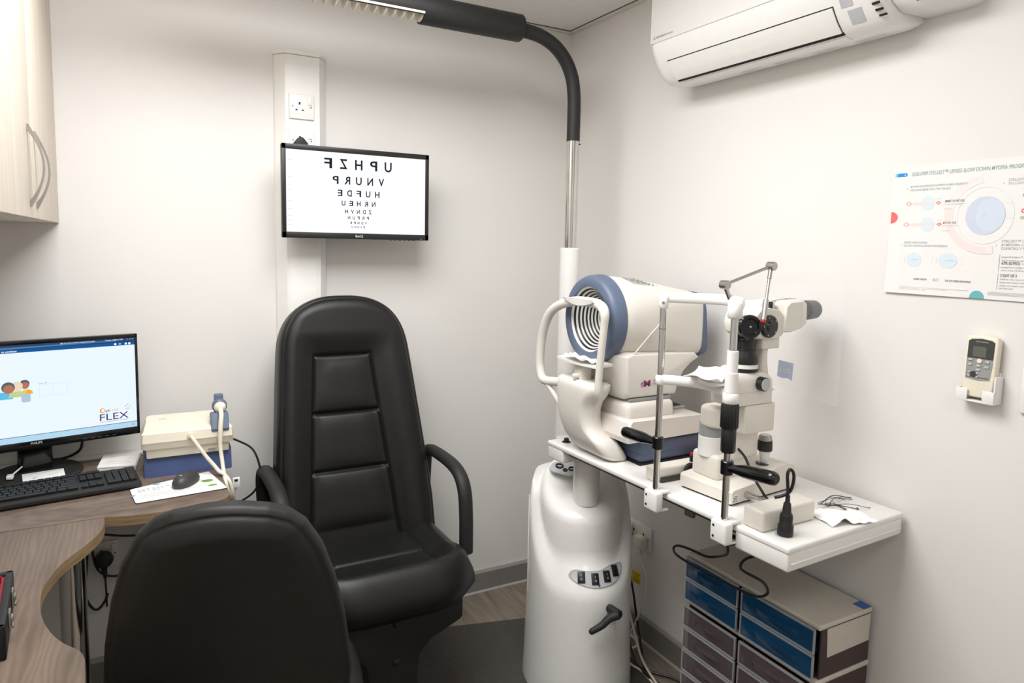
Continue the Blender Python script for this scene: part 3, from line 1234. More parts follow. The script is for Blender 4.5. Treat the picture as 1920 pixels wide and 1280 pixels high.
    poly = [(-.235, .412), (-.235, .338), (-.225, .328), (-.125, .288), (-.088, .25), (-.078, .19), (-.085, .05), (.085, .05), (.078, .19), (.088, .25), (.125, .288), (.225, .328), (.235, .338), (.235, .412)]
    m.prism([(cx + x, z) for x, z in poly], 1.96, 2.26, .006, M=XZ)
    m.build('under_frame', M_BLKM, t)
    for z in (.366, .243):
        m = MB(o)
        m.lathe([(.0125, 0), (.012, .003), (.009, .006), (.004, .0078), (0, .008)], (cx + .008, 1.960, z), (0, -1, 0))
        m.build('bolt_cover', M_BLKM, t)
    m = MB(o)
    m.box((cx - .16, 1.93, .008), (cx + .13, 2.45, .075), .02)
    m.build('base', M_BLKM, t)
    m = MB(o)
    m.box((cx - .24, 2.25, .36), (cx + .24, 2.45, .415), .01)
    m.box((cx - .12, 2.40, .38), (cx + .12, 2.46, .75), .01)
    m.build('back_support', M_BLKM, t)


patient_chair()


# ------------------------------------------------------------------ operator's chair seen from behind
def operator_chair():
    o = (.215, 1.52, 0)
    t = thing('office_chair', 'dark office chair in the foreground seen from behind its rounded back', 'chair', o)
    rot = math.radians(-13)
    ex = Vector((math.cos(rot), math.sin(rot), 0))
    fw = Vector((-math.sin(rot), math.cos(rot), 0))      # the way the chair faces
    lean = math.radians(9)
    up = (Vector((0, 0, 1)) * math.cos(lean) - fw * math.sin(lean)).normalized()
    nb = ex.cross(up).normalized()                        # out of the back, towards the viewer
    F = frame(V(.148, 1.375, .49), ex, up, nb)
    H = .597

    tab = [(0, 0), (.004, .042), (.013, .080), (.030, .114), (.06, .144), (.12, .174), (.2, .198), (.3, .218), (.42, .231), (.52, .226), (.60, .19)]

    def width(v):
        d = H - v
        for (d0, w0), (d1, w1) in zip(tab, tab[1:]):
            if d <= d1:
                q = (d - d0) / (d1 - d0)
                if d0 == 0:
                    return w1 * math.sqrt(max(q, 0)) + 1e-5
                return w0 + (w1 - w0) * q
        return tab[-1][1]

    def vtop(ax):
        lo, hi = H - .42, H
        for _ in range(20):
            mid = (lo + hi) / 2
            if width(mid) > ax:
                lo = mid
            else:
                hi = mid
        return lo

    def back(u, v):
        vv = H * (1 - (1 - v) ** 2.2)
        wv = width(vv)
        x = (2 * u - 1) * wv
        d = max(0, min(wv - abs(x), vtop(abs(x)) - vv if vv > H - .40 else H, vv + .01))
        T = .018 * math.sqrt(max(0, 1 - (1 - min(1, d / .03)) ** 2))
        T -= .0035 * math.exp(-((d - .0135) / .0032) ** 2)
        T += .018 * (1 - (x / .22) ** 2) * sstep(0, .05, d)
        T -= .055 * (x / .22) ** 2
        return Vector((x, vv, T))

    def front(u, v):
        p = back(u, v)
        wv = width(p.y)
        e = max(0, 1 - (abs(p.x) / max(wv, 1e-3)) ** 6) * sstep(0, .05, H - p.y)
        return Vector((p.x, p.y, -.018 - .045 * e - .055 * (p.x / .22) ** 2))
    m = MB(o)
    m.slab(back, front, 80, 100, F)
    m.build('backrest', M_LEATH2, t, angle=70)
    G = frame(V(.17, 1.35, 0), ex, fw, (0, 0, 1))

    def st(u, v):
        a, b = 2 * u - 1, 2 * v - 1
        x = a * (1 - .16 * b ** 4)
        y = b * (1 - .16 * a ** 4)
        d = min(1 - abs(a), 1 - abs(b))
        z = .455 + .06 * math.sqrt(max(0, 1 - (1 - min(1, d / .22)) ** 2))
        return Vector((x * .245, .285 + y * .235, z))

    def sb(u, v):
        p = st(u, v)
        return Vector((p.x * .95, .285 + (p.y - .285) * .95, .43))
    m = MB(o)
    m.slab(st, sb, 40, 40, G)
    m.build('seat', M_LEATH2, t, angle=70)
    m = MB(o)
    m.box((-.04, -.015, .40), (.04, .30, .43), .006, M=G)
    m.box((-.035, -.025, .40), (.035, -.003, .72), .006, M=G)
    m.build('back_bracket', M_BLKM, t)
    m = MB(o)
    c = G @ V(0, .28, 0)
    m.cyl((c.x, c.y, .09), (c.x, c.y, .41), .028)
    m.build('gas_lift', M_BLKM, t)
    for k in range(5):
        a = rot + 2 * PI * k / 5 + .3
        m = MB(o)
        p1 = V(c.x + .27 * math.cos(a), c.y + .27 * math.sin(a), .075)
        m.tube([(c.x, c.y, .105), (c.x + .14 * math.cos(a), c.y + .14 * math.sin(a), .095), p1], lambda q: .026 - .010 * q, 10)
        b_ = m.build('base_arm', M_BLKM, t)
        m = MB(o)
        ax = Vector((-math.sin(a), math.cos(a), 0)) * .022
        q_ = V(p1.x, p1.y, .031)
        m.cyl(q_ - ax, q_ + ax, .028, n=20)
        m.build('castor', M_BLK, t)


operator_chair()

# ------------------------------------------------------------------ mat
m = MB((1, 2, 0))
m.prism([(.40, 2.632), (1.62, 2.305), (1.60, 1.2), (.25, 1.2)], .0005, .006)
tag(m.build('floor_mat', M_MAT), 'flat dark grey floor mat under the examination chair and white pedestal', 'mat')


# ------------------------------------------------------------------ instrument stand: pedestal, swing table, lamp arm
PC = V(1.390, 1.985, 0)
PF = Vector((-.40, -.917, 0)).normalized()          # front
PL = Vector((-PF.y, PF.x, 0))                       # right as seen from the front
T0 = .885
TA = math.radians(2.2)


def instrument_stand():
    o = (PC.x, PC.y, 0)
    t = thing('instrument_stand', 'white instrument pedestal carrying a white swing table and black lamp arm', 'stand', o)
    F = frame(PC, PL, -PF, (0, 0, 1))                # x right, y to the back, z up
    NA = 72

    def prof(th):
        """theta 0 = front. returns list of (radial point xyz local)"""
        c, s = math.cos(th), math.sin(th)
        f = (1 + c) / 2                               # 1 front .. 0 back
        zr = .405 + (.735 - .405) * sstep(.10, 1, (1 - f) * 1.28) ** .95
        zd = .640 + (.765 - .640) * sstep(0, 1, 1 - f)
        ro = (.182, .230 if c > 0 else .165)
        ri = (.146, .158 if c > 0 else .135)

        def P(k, z, base=ro):
            return Vector((base[0] * k * s, -base[1] * k * c, z))

        def L(a, b, q):
            return a + (b - a) * q
        lip = P(.988, zr - .010)
        a1 = P(.955, zr + .006)
        i0 = P(1.03, min(zr + .080 * f + .012, zd - .035), ri)
        pts = [P(1.075, .001), P(1.05, .12), P(1.025, .5 * zr), P(1.01, zr - .07), P(1.003, zr - .03), lip, a1,
               L(a1, i0, .35), L(a1, i0, .75), i0]
        e0 = P(1.0, zd - .030, ri)
        pts += [L(i0, e0, .25), L(i0, e0, .7), e0, P(.975, zd - .014, ri), P(.92, zd - .001, ri), P(.84, zd + .009, ri)]
        zc = .715
        for q in (.62, .35, .12):
            pts.append(Vector((ri[0] * q * s, -ri[1] * q * c, (zd + .009) * q + zc * (1 - q))))
        return pts
    rings = []
    cols_ = [prof(2 * PI * k / NA) for k in range(NA)]
    for j in range(len(cols_[0])):
        rings.append([cols_[k][j] for k in range(NA)])
    m = MB(o)
    m.loft(rings, True, F)
    m.build('pedestal', M_ENAMEL, t, angle=80)
    # trim line on the left flank
    m = MB(o)
    pts = []
    for k in range(10):
        th = math.radians(-96 + 1.2 * k)
        z = .66 - .038 * k
        pr = prof(th)
        kk = 1.012 + .012 * (1 - z / .7)
        pts.append(F @ Vector((.182 * kk * math.sin(th), -.230 * kk * math.cos(th) if math.cos(th) > 0 else -.165 * kk * math.cos(th), z)))
    m.tube(pts, .002, 6, 2)
    m.build('edge_trim', M_WHITE, t)

    # switch panel laid on the front ledge
    def ledge(th, q, off):
        p = prof(th)
        a, b = p[6], p[9]
        d = b - a
        n = Vector((math.sin(th), -math.cos(th), 0)) * d.z + Vector((0, 0, 1)) * Vector((d.x, d.y, 0)).length
        n.normalize()
        return F @ (a + d * q + n * off), (F.to_3x3() @ n), (F.to_3x3() @ d).normalized()
    c0 = math.radians(11.5)
    for nm, mt, gx, gy, off in (('switch_panel', M_LGREY, .64, .34, .003), ):
        m = MB(o)
        kid = [(160, 320), (200, 240), (270, 218), (360, 236), (470, 242), (580, 236), (680, 190), (770, 168), (860, 190), (920, 240), (942, 310), (920, 390), (850, 450), (740, 505), (600, 530), (480, 525), (360, 495), (250, 440), (180, 375)]
        out = [(c0 + p.x * gx, .44 + p.y * gy) for p in spline([((x - 552) / 392, (350 - y) / 182, 0) for x, y in kid], 3, True)][::-1]
        ctr = (c0, .40)
        for sc_, of in ((1, .002), (.93, .0032), (.5, .0036), (.0, .0036)):
            pass
        rr = []
        for sc_, of in ((1.0, .0005), (.99, .004), (.945, .0044), (.93, .0042), (.75, .0042), (.6, .0042), (.45, .0042), (.3, .0042), (.15, .0042), (.02, .0042)):
            rr.append([ledge(ctr[0] + (a - ctr[0]) * sc_, ctr[1] + (b - ctr[1]) * sc_, of)[0] for a, b in out])
        m.loft(rr, True)
        # outline band in blue
        nq = len(out)
        for i in range(len(m.f)):
            m.mi[i] = 1 if nq * 2 <= i < nq * 3 else 0
        pan = m.build(nm, [M_LGREY, M_BLUE], t, angle=60)
    for k, (dth, q) in enumerate(((-.375, .44), (-.10, .385), (.16, .42), (.39, .53))):
        p, n, d = ledge(c0 + dth, q, .002)
        ex = d.cross(n).normalized()
        G = frame(p, -ex if ex.dot(PL) < 0 else ex, d, n)
        m = MB(o)
        m.box((-.0125, -.0185, 0), (.0125, .0185, .0055), .001, M=G)
        m.box((-.010, -.0155, .003), (.010, .0155, .0080), .0015, M=G)
        m.m = 1
        if k < 3:
            m.box((-.0006, .003, .0072), (.0006, .010, .0083), 0, M=G)
            m.disc((0, -.006, .0083), .0032, G, 14, rin=.65)
        m.build('rocker_switch', [M_BLK, M_LGREY], pan)
    p, n, d = ledge(c0 - .03, .17, .0052)
    ex = d.cross(n).normalized()
    G = frame(p, ex if ex.dot(PL) > 0 else -ex, d, n)
    m = MB(o)
    m.disc((0, 0, 0), .004, G, 16)
    m.build('panel_mark', M_NAVY, pan)

    # clamp lever low on the front
    th = math.radians(20)
    z = .355
    b0 = F @ Vector((.182 * 1.008 * math.sin(th), -.230 * 1.008 * math.cos(th), z))
    out_ = (F.to_3x3() @ Vector((math.sin(th) * .55 + .3, -math.cos(th), -.05))).normalized()
    rt = (F.to_3x3() @ Vector((1, 0, 0)))
    b1 = b0 + out_ * .052
    m = MB(o)
    m.cyl(b0 - out_ * .01, b0 + out_ * .006, .012, n=18)
    m.cyl(b0, b1, .0135, .0165, n=20, bev=.003)
    e1 = b1 - rt * .098 + V(0, 0, -.045) + out_ * .012
    m.tube([b1 - out_ * .006, b1 - rt * .03 + V(0, 0, -.011) - out_ * .004, b1 - rt * .06 + V(0, 0, -.03) + out_ * .004, e1], lambda q: .0150 - .0050 * q, 14)
    m.lathe([(0, -.010), (.007, -.0072), (.010, 0)], e1, b1 - rt * .06 + V(0, 0, -.03) + out_ * .004 - e1, 14)
    tag(m.build('clamp_lever', M_BLKM, t), 'black clamp lever')

    # tool holder at the back of the pedestal top
    m = MB(o)
    hp = F @ V(-.062, .02, .748)
    G = frame(hp, (F.to_3x3() @ V(.8, -.45, -.10)), (F.to_3x3() @ V(.5, .85, .22)))
    m.prism(rrect(0, 0, .05, .034, .025), 0, .006, .002, M=G)
    tr = m.build('tool_holder', M_LGREY, t)
    for x, y, r in ((-.018, .006, .015), (.010, -.010, .0085), (.028, .008, .012)):
        m = MB(o)
        m.lathe([(r, 0), (r, .007), (r * .68, .0075), (r * .66, .001), (0, .001)], G @ V(x, y, .004), G.to_3x3() @ V(0, 0, 1), 20)
        m.build('holder_cup', M_BLK, tr)

    # column from the pedestal to the table
    tc = V(1.362, 1.915, 0)
    m = MB(o)
    m.cyl((tc.x, tc.y, .665), (tc.x, tc.y, .825), .046, n=40, bev=0)
    m.build('table_column', M_ENAMEL, t)

    # swing table
    A = frame((1.2725, 1.003, T0), (math.cos(TA), math.sin(TA), 0), (-math.sin(TA), math.cos(TA), 0), (0, 0, 1))
    W, L = .455, .972
    m = MB(o)
    m.box((0, 0, -.018), (W, L, 0), .006, 3, M=A)
    # raised rim line and thicker ends
    m.box((.0015, .0015, -.060), (W - .0015, .155, -.008), .007, 3, M=A)
    m.box((.0015, L - .09, -.060), (W - .0015, L - .0015, -.008), .007, 3, M=A)
    m.box((.012, -.0022, -.043), (W - .012, .004, -.0385), .001, M=A)
    m.box((W - .012, .1, -.060), (W - .0015, L - .05, -.008), .004, M=A)
    tb = m.build('table', M_ENAMEL, t)
    m = MB(o)
    m.box((.028, .15, -.036), (W - .02, L - .085, -.017), .003, M=A)  # dark box paints the shade in the gap below the table top
    tag(m.build('table_shadow_gap', M_DKG, tb), 'dark strip standing for the shadow gap under the table')
    m = MB(o)
    m.box((.008, .30, -.040), (.020, .33, -.022), .002, M=A)
    m.box((.004, .165, -.062), (.03, .19, -.04), .004, M=A)
    tag(m.build('cable_clip', M_DKG, tb), 'grey cable clip')
    m = MB(o)
    m.lathe([(.020, 0), (.019, .0015), (0, .0015)], A @ V(.052, .055, 0), (0, 0, 1), 28)
    tag(m.build('cable_grommet', M_LGREY, tb), 'grey round cable outlet')
    m = MB(o)
    m.lathe([(.016, 0), (.015, .0015), (.009, .0018), (.0085, .012), (.006, .014), (0, .014)], A @ V(.045, L - .05, 0), (0, 0, 1), 24)
    tag(m.build('table_knob', M_BLK, tb), 'small black knob')
    # support bracket under the left end
    m = MB(o)
    m.lathe([(.040, 0), (.040, .10)], (1.40, 2.10, .74), (0, 0, 1), 32)
    m.build('arm_hub', M_ENAMEL, t)

    # pole, sleeve, lamp arm
    px_, py_ = 1.456, 2.2
    m = MB(o)
    m.cyl((px_, py_, .74), (px_, py_, 1.541), .0375, n=40, bev=.003)
    m.build('pole_sleeve', M_ENAMEL, t)
    m = MB(o)
    m.cyl((px_, py_, 1.53), (px_, py_, 1.945), .0225, n=32, bev=0)
    m.m = 1
    m.lathe([(.003, 0), (.003, .006), (0, .006)], (px_ + .02, py_ - .008, 1.925), (1, -.4, 0), 10)
    tag(m.build('pole', [M_CHROME, M_BLK], t), 'bare chrome pole')
    m = MB(o)
    arm = [(px_, py_, 1.935), (px_, py_, 2.03), (px_ - .002, py_, 2.10), (px_ - .014, py_, 2.165), (px_ - .045, py_, 2.222), (px_ - .095, py_, 2.266), (px_ - .16, py_, 2.291), (px_ - .25, py_, 2.300)]
    m.tube(arm, .0245, 20, 10)
    m.build('lamp_arm', M_BLKM, t, angle=60)
    zl, x1, xl, x0 = 2.302, 1.222, .850, .10
    R_ = .046
    m = MB(o)
    m.lathe([(.030, -.004), (R_ - .003, 0), (R_, .004), (R_, x1 - xl)], (x1, py_, zl), (-1, 0, 0), 40)
    # upper shell over the louvre
    rings = []
    rot0 = math.radians(24)
    for x in (xl + .001, x0):
        r1 = [(x, py_ + R_ * math.cos(rot0 + a) * 1.0, zl + R_ * math.sin(rot0 + a)) for a in [math.radians(-12 + 204 * k / 24) for k in range(25)]]
        r2 = [(x, py_ + (R_ - .004) * math.cos(rot0 + a), zl + (R_ - .004) * math.sin(rot0 + a)) for a in [math.radians(-12 + 204 * k / 24) for k in range(24, -1, -1)]]
        rings.append(r1 + r2)
    m.loft(rings)
    lamp = m.build('lamp_housing', M_BLKM, t, angle=50)
    m = MB(o)
    rc = rot0 - PI / 2                                  # direction the louvre faces
    fy, fz = math.cos(rc), math.sin(rc)
    sy_, sz_ = math.cos(rot0), math.sin(rot0)
    n = int((xl - x0) / .0305)
    for k in range(n + 1):
        x = xl - .002 - k * .0305
        ring = []
        for a in [math.radians(-90 + 180 * j / 14) for j in range(15)]:
            q = (math.cos(a) * .040, math.sin(a) * .0425)
            ring.append((py_ + fy * q[0] + sy_ * q[1], zl + fz * q[0] + sz_ * q[1]))
        m.add([(x, y, z) for y, z in ring] + [(x - .0025, y, z) for y, z in ring],
              [tuple(range(15)), tuple(range(29, 14, -1))] + [(j, (j + 1) % 15, 15 + (j + 1) % 15, 15 + j) for j in range(15)])
    for s in (-1, 1):
        c1 = (py_ + sy_ * s * .043, zl + sz_ * s * .043)
        m.box((x0, c1[0] - .003, c1[1] - .007), (xl, c1[0] + .003, c1[1] + .004), .0008)
    m.build('louvre', M_IVORY, lamp)
    m = MB(o)
    m.cyl((xl - .02, py_, zl + .006), (x0, py_, zl + .006), .012, n=16)
    m.build('lamp_tube', M_GREY, lamp)


instrument_stand()


# ------------------------------------------------------------------ corneal topographer (ringed cone) on the table
def topographer():
    o = (1.46, 1.80, T0)
    t = thing('corneal_topographer', 'cream eye-measuring instrument with a blue-rimmed cone of black and white rings', 'instrument', o)
    yc = 1.80
    # base
    m = MB(o)
    m.box((1.350, 1.618, T0 + .003), (1.622, 1.982, T0 + .072), .012, 3)
    m.m = 1
    m.box((1.343, 1.611, T0), (1.628, 1.989, T0 + .004), .0015)
    m.m = 0
    m.box((1.349, 1.617, T0 + .030), (1.623, 1.983, T0 + .0315), .0005)
    m.build('base', [pmat('base_blue', (80, 91, 114), .45), M_HOLE], t)
    # moving platform
    m = MB(o)
    pl = [(1.296, .958), (1.290, .975), (1.300, 1.020), (1.306, 1.026), (1.590, 1.022), (1.608, 1.016), (1.61, .972), (1.59, .962)]
    rings = []
    for y, k in ((1.612, .96), (1.618, .99), (1.628, 1), (1.972, 1), (1.982, .99), (1.988, .96)):
        rings.append([(1.45 + (x - 1.45) * k, y, .99 + (z - .99) * k) for x, z in pl])
    # front corners cut back towards the bottom
    m.loft(rings)
    m.build('platform', M_CREAM2, t, angle=30)
    m = MB(o)
    m.box((1.312, 1.640, 1.015), (1.505, 1.960, 1.074), .018, 3, top=(.97, .98))
    m.build('turntable', M_CREAM2, t)
    m = MB(o)
    m.box((1.330, 1.655, 1.072), (1.495, 1.945, 1.084), .004)
    m.build('gap_seal', M_GREY, t)
    # lower head housing
    m = MB(o)
    poly = [(1.318, 1.082), (1.305, 1.10), (1.302, 1.215), (1.33, 1.225), (1.60, 1.215), (1.618, 1.199), (1.585, 1.183), (1.555, 1.158), (1.533, 1.125), (1.520, 1.082)]
    rings = []
    for y, k in ((1.655, .86), (1.656, .90), (1.659, .94), (1.665, .97), (1.674, .99), (1.690, 1.0), (1.916, 1.0), (1.932, .99), (1.941, .97), (1.947, .94), (1.950, .90), (1.951, .86)):
        rings.append([(1.43 + (x - 1.43) * k, y, 1.18 + (z - 1.18) * k) for x, z in poly])
    m.loft(rings)
    lo = m.build('lower_housing', M_CREAM2, t, angle=35)
    G = frame((1.36, 1.6543, 1.12), (1, 0, 0), (0, 0, 1), (0, -1, 0))
    # maker's mark on the near side, leaves + lettering
    m = MB(o)
    m.text('M', G, .021, .0008, h=.0175, w=.027, bold=.05, z=.001)
    m.m = 1
    m.disc((.0145, .0055, .0012), .0052, G, 18, .0062)
    m.add([(.0105, .009, .0012), (.0185, .009, .0012), (.0155, .0185, .0012)], [(0, 1, 2)], G)
    m.m = 2
    m.text('TOPCON', G, .060, .0135, h=.0055, bold=.03, shear=.2, z=.001)
    m.m = 3
    m.text('MYAH', G, .060, .0005, h=.0105, z=.001, space=1.3)
    m.build('maker_mark', [pmat('plum_print', (136, 44, 104), .5), pmat('mauve_print', (196, 140, 182), .5), M_BLK, M_GREY], lo)
    # head: circle blending into a rounded box, lofted along X
    NR = 48
    yc2, zc = 1.803, 1.318

    def ring(x, q, hy, z0, z1, pw):
        """superellipse ring: q=0 circle"""
        out = []
        cz, hz = (z0 + z1) / 2, (z1 - z0) / 2
        for k in range(NR):
            a = 2 * PI * k / NR
            c, s = math.cos(a), math.sin(a)
            e = 2 / pw
            out.append((x, yc2 + hy * math.copysign(abs(c) ** e, c), cz + hz * math.copysign(abs(s) ** e, s)))
        return out
    m = MB(o)
    m.loft([ring(1.300, 0, .132, 1.188, 1.450, 2.0), ring(1.318, 0, .142, 1.180, 1.455, 2.0), ring(1.36, 0, .143, 1.180, 1.454, 2.1), ring(1.42, 0, .143, 1.182, 1.447, 2.5),
            ring(1.50, 0, .143, 1.188, 1.433, 3.2), ring(1.56, 0, .143, 1.190, 1.420, 4.2), ring(1.600, 0, .142, 1.194, 1.413, 5.0), ring(1.625, 0, .141, 1.197, 1.404, 5.5)], False)
    hd = m.build('head_housing', M_CREAM2, t, angle=50)
    m = MB(o)
    for k in range(9):
        x = 1.375 + k * .0155
        z = 1.4535 - .0045 * k * .9
        for y in (1.745,):
            m.box((x, y - .030, z - .006), (x + .005, y + .030, z - .0012), .0005)
    m.build('vent_slot', M_GREY, hd)
    m = MB(o)
    pts = []
    for k in range(13):
        q = k / 12
        pts.append((1.335 + .115 * q, yc2 - .1438 + .002 * math.sin(q * 3) - .0005, 1.215 + .105 * q))
    m.tube(pts, .0022, 6, 2)
    m.build('side_crease', M_CREAM2, hd)
    # rear panel in blue: tilted plate
    m = MB(o)
    r0, r1 = ring(1.623, 0, .141, 1.196, 1.404, 5.5), ring(1.632, 0, .143, 1.190, 1.408, 5.5)
    r2 = [(x + .020 - .10 * (z - 1.21), y, z) for x, y, z in ring(1.632, 0, .143, 1.192, 1.405, 5.5)]
    m.loft([r0, r1, [(x, yc2 + (y - yc2) * .985, 1.30 + (z - 1.30) * .985) for x, y, z in r2]], True)
    m.build('rear_panel', M_BLUE, t, angle=30)
    # blue rim ring around the cone
    m = MB(o)
    c0, ax = (1.268, yc2, zc), (1, 0, 0)
    m.lathe([(.104, .010), (.104, .002), (.108, 0), (.128, 0), (.135, .004), (.141, .018), (.143, .048), (.12, .05)], c0, ax, 72, caps=False)
    m.build('cone_rim', M_BLUE, t, angle=45)
    # the placido cone: dark and light rings
    m = MB(o)
    nR = 13
    rad = [.1045 - (.1045 - .018) * (k / (2 * nR)) ** .82 for k in range(2 * nR + 1)]
    dep = [.006 + .125 * (k / (2 * nR)) ** .9 for k in range(2 * nR + 1)]
    for k in range(2 * nR):
        m.m = k % 2
        m.lathe([(rad[k], dep[k]), (rad[k + 1], dep[k + 1])], c0, ax, 64, caps=False)
    m.m = 2
    m.lathe([(.018, .131), (.018, .135), (0, .135)], c0, ax, 24)
    m.build('ring_cone', [M_WHITE, M_BLK, M_HOLE], t, angle=20)
    m = MB(o)
    for k in range(9):
        m.lathe([(.0013, 0), (.0013, .0006), (0, .0006)], (1.268 + .0155, yc2 + .094 * math.cos(PI - .28 + .07 * k), zc + .094 * math.sin(PI - .28 + .07 * k)), (-1, 0, 0), 8)
    m.build('sensor_dot', M_HOLE, t)
    # chin rest column
    m = MB(o)
    rings = []
    for z, xa, xb, ya, yb, r in ((1.128, 1.228, 1.292, 1.698, 1.905, .03), (1.122, 1.218, 1.300, 1.690, 1.912, .035), (1.105, 1.215, 1.300, 1.692, 1.914, .036), (1.085, 1.214, 1.300, 1.706, 1.913, .036), (1.065, 1.215, 1.299, 1.724, 1.912, .036),
                                (1.04, 1.216, 1.298, 1.733, 1.910, .036), (1.01, 1.219, 1.300, 1.735, 1.907, .036), (.985, 1.223, 1.304, 1.731, 1.902, .035), (.966, 1.228, 1.310, 1.716, 1.896, .034), (.952, 1.232, 1.318, 1.692, 1.891, .034),
                                (.940, 1.236, 1.324, 1.676, 1.886, .034), (.912, 1.25, 1.342, 1.668, 1.868, .033), (.895, 1.268, 1.350, 1.666, 1.845, .03), (.888, 1.285, 1.350, 1.670, 1.83, .025)):
        pts = rrect((xa + xb) / 2, (ya + yb) / 2, (xb - xa) / 2, (yb - ya) / 2, r, 7)
        rings.append([(x, y, z) for x, y in pts])
    m.loft(rings)
    ch = m.build('chin_rest_column', M_CREAM2, t, angle=60)
    m = MB(o)
    m.box((1.236, 1.782, 1.12), (1.276, 1.826, 1.178), .006)
    m.cyl((1.256, 1.80, 1.14), (1.215, 1.80, 1.14), .008)
    m.build('chin_rest_stem', M_CREAM, ch)

    def cup(u, v):
        x = 1.228 + .058 * v
        y = 1.69 + .225 * u
        z = 1.186 - .010 * math.sin(PI * u) ** 2 * math.sin(PI * v) + .010 * abs(2 * u - 1) ** 3 * .0 + .006 * v
        x += -.012 * math.sin(PI * u) * (1 - v)
        return Vector((x, y, z))
    m = MB(o)
    m.slab(cup, lambda u, v: cup(u, v) - V(0, 0, .007), 24, 8)
    m.build('chin_cup', M_WHITE, t, angle=60)
    # head frame loop
    m = MB(o)
    Xh = 1.236
    pts = [(1.262, 1.90, 1.098), (1.25, 1.95, 1.091), (Xh, 2.010, 1.090), (Xh, 2.034, 1.128), (Xh, 2.036, 1.18), (Xh, 2.022, 1.25), (Xh, 1.985, 1.315), (Xh + .004, 1.93, 1.352), (Xh + .010, 1.85, 1.372), (Xh + .012, 1.77, 1.376), (Xh + .006, 1.705, 1.372), (Xh, 1.672, 1.352),
           (Xh, 1.672, 1.31), (Xh, 1.682, 1.23), (Xh, 1.690, 1.15), (Xh + .002, 1.694, 1.105), (1.248, 1.712, 1.080), (1.252, 1.742, 1.058)]

    def rw(q):
        return .0155 if q < .62 else .0155 - .004 * sstep(.62, .72, q)
    m.tube(pts, rw, 16, 8)
    m.tube([(Xh, 2.012, 1.094), (1.24, 1.985, 1.075), (1.25, 1.945, 1.035), (1.262, 1.91, .990)], lambda q: .011 - .003 * q, 12)
    m.build('head_frame', M_CREAM2, t, angle=60)
    m = MB(o)

    def fh(u, v):
        y = 1.715 + .165 * u
        b = math.sin(PI * u)
        return Vector((1.221 + .003 * v, y, 1.386 - .022 * v * (.35 + .65 * b)))
    m.slab(fh, lambda u, v: fh(u, v) + V(.010, 0, 0), 20, 6)
    m.build('forehead_pad', M_WHITE, t, angle=60)
    m = MB(o)
    m.box((1.545, 1.70, 1.023), (1.60, 1.76, 1.030), .003)
    m.m = 1
    m.box((1.552, 1.71, 1.029), (1.59, 1.75, 1.033), .002)
    m.build('joystick_base', [M_LGREY, M_DKG], t)


topographer()


def tissue(name, label, pos, sx, sy, amp, seed, rot=0, thick=.0012, cup=None, group=None):
    rnd = random.Random(seed)
    ph = [rnd.random() * 6 for _ in range(8)]
    fr = [rnd.uniform(3, 9) for _ in range(8)]
    c, s = math.cos(rot), math.sin(rot)

    def f(u, v):
        x, y = (u - .5) * sx, (v - .5) * sy
        x += .004 * math.sin(fr[0] * v + ph[0])
        y += .004 * math.sin(fr[1] * u + ph[1])
        z = amp * (.5 + .25 * math.sin(fr[2] * u * 2 + ph[2]) * math.cos(fr[3] * v + ph[3]) + .25 * math.sin(fr[4] * v * 2 + ph[4] + 2 * u))
        if cup:
            z = cup(u, v, z)
        return Vector((x * c - y * s, x * s + y * c, z)) + Vector(pos)
    m = MB(pos)
    m.slab(lambda u, v: f(u, v) + V(0, 0, thick), f, 36, 24)
    return tag(m.build(name, M_TISSUE, angle=60), label, 'tissue', group)


tissue('tissue', 'folded white tissue on the chin cup of the ringed cone instrument', (1.257, 1.80, 1.189), .05, .16, .012, 3)

# ------------------------------------------------------------------ slit lamp chin rest, bolted to the table edge
P1, P2 = V(1.237, 1.413, 0), V(1.250, 1.176, 0)


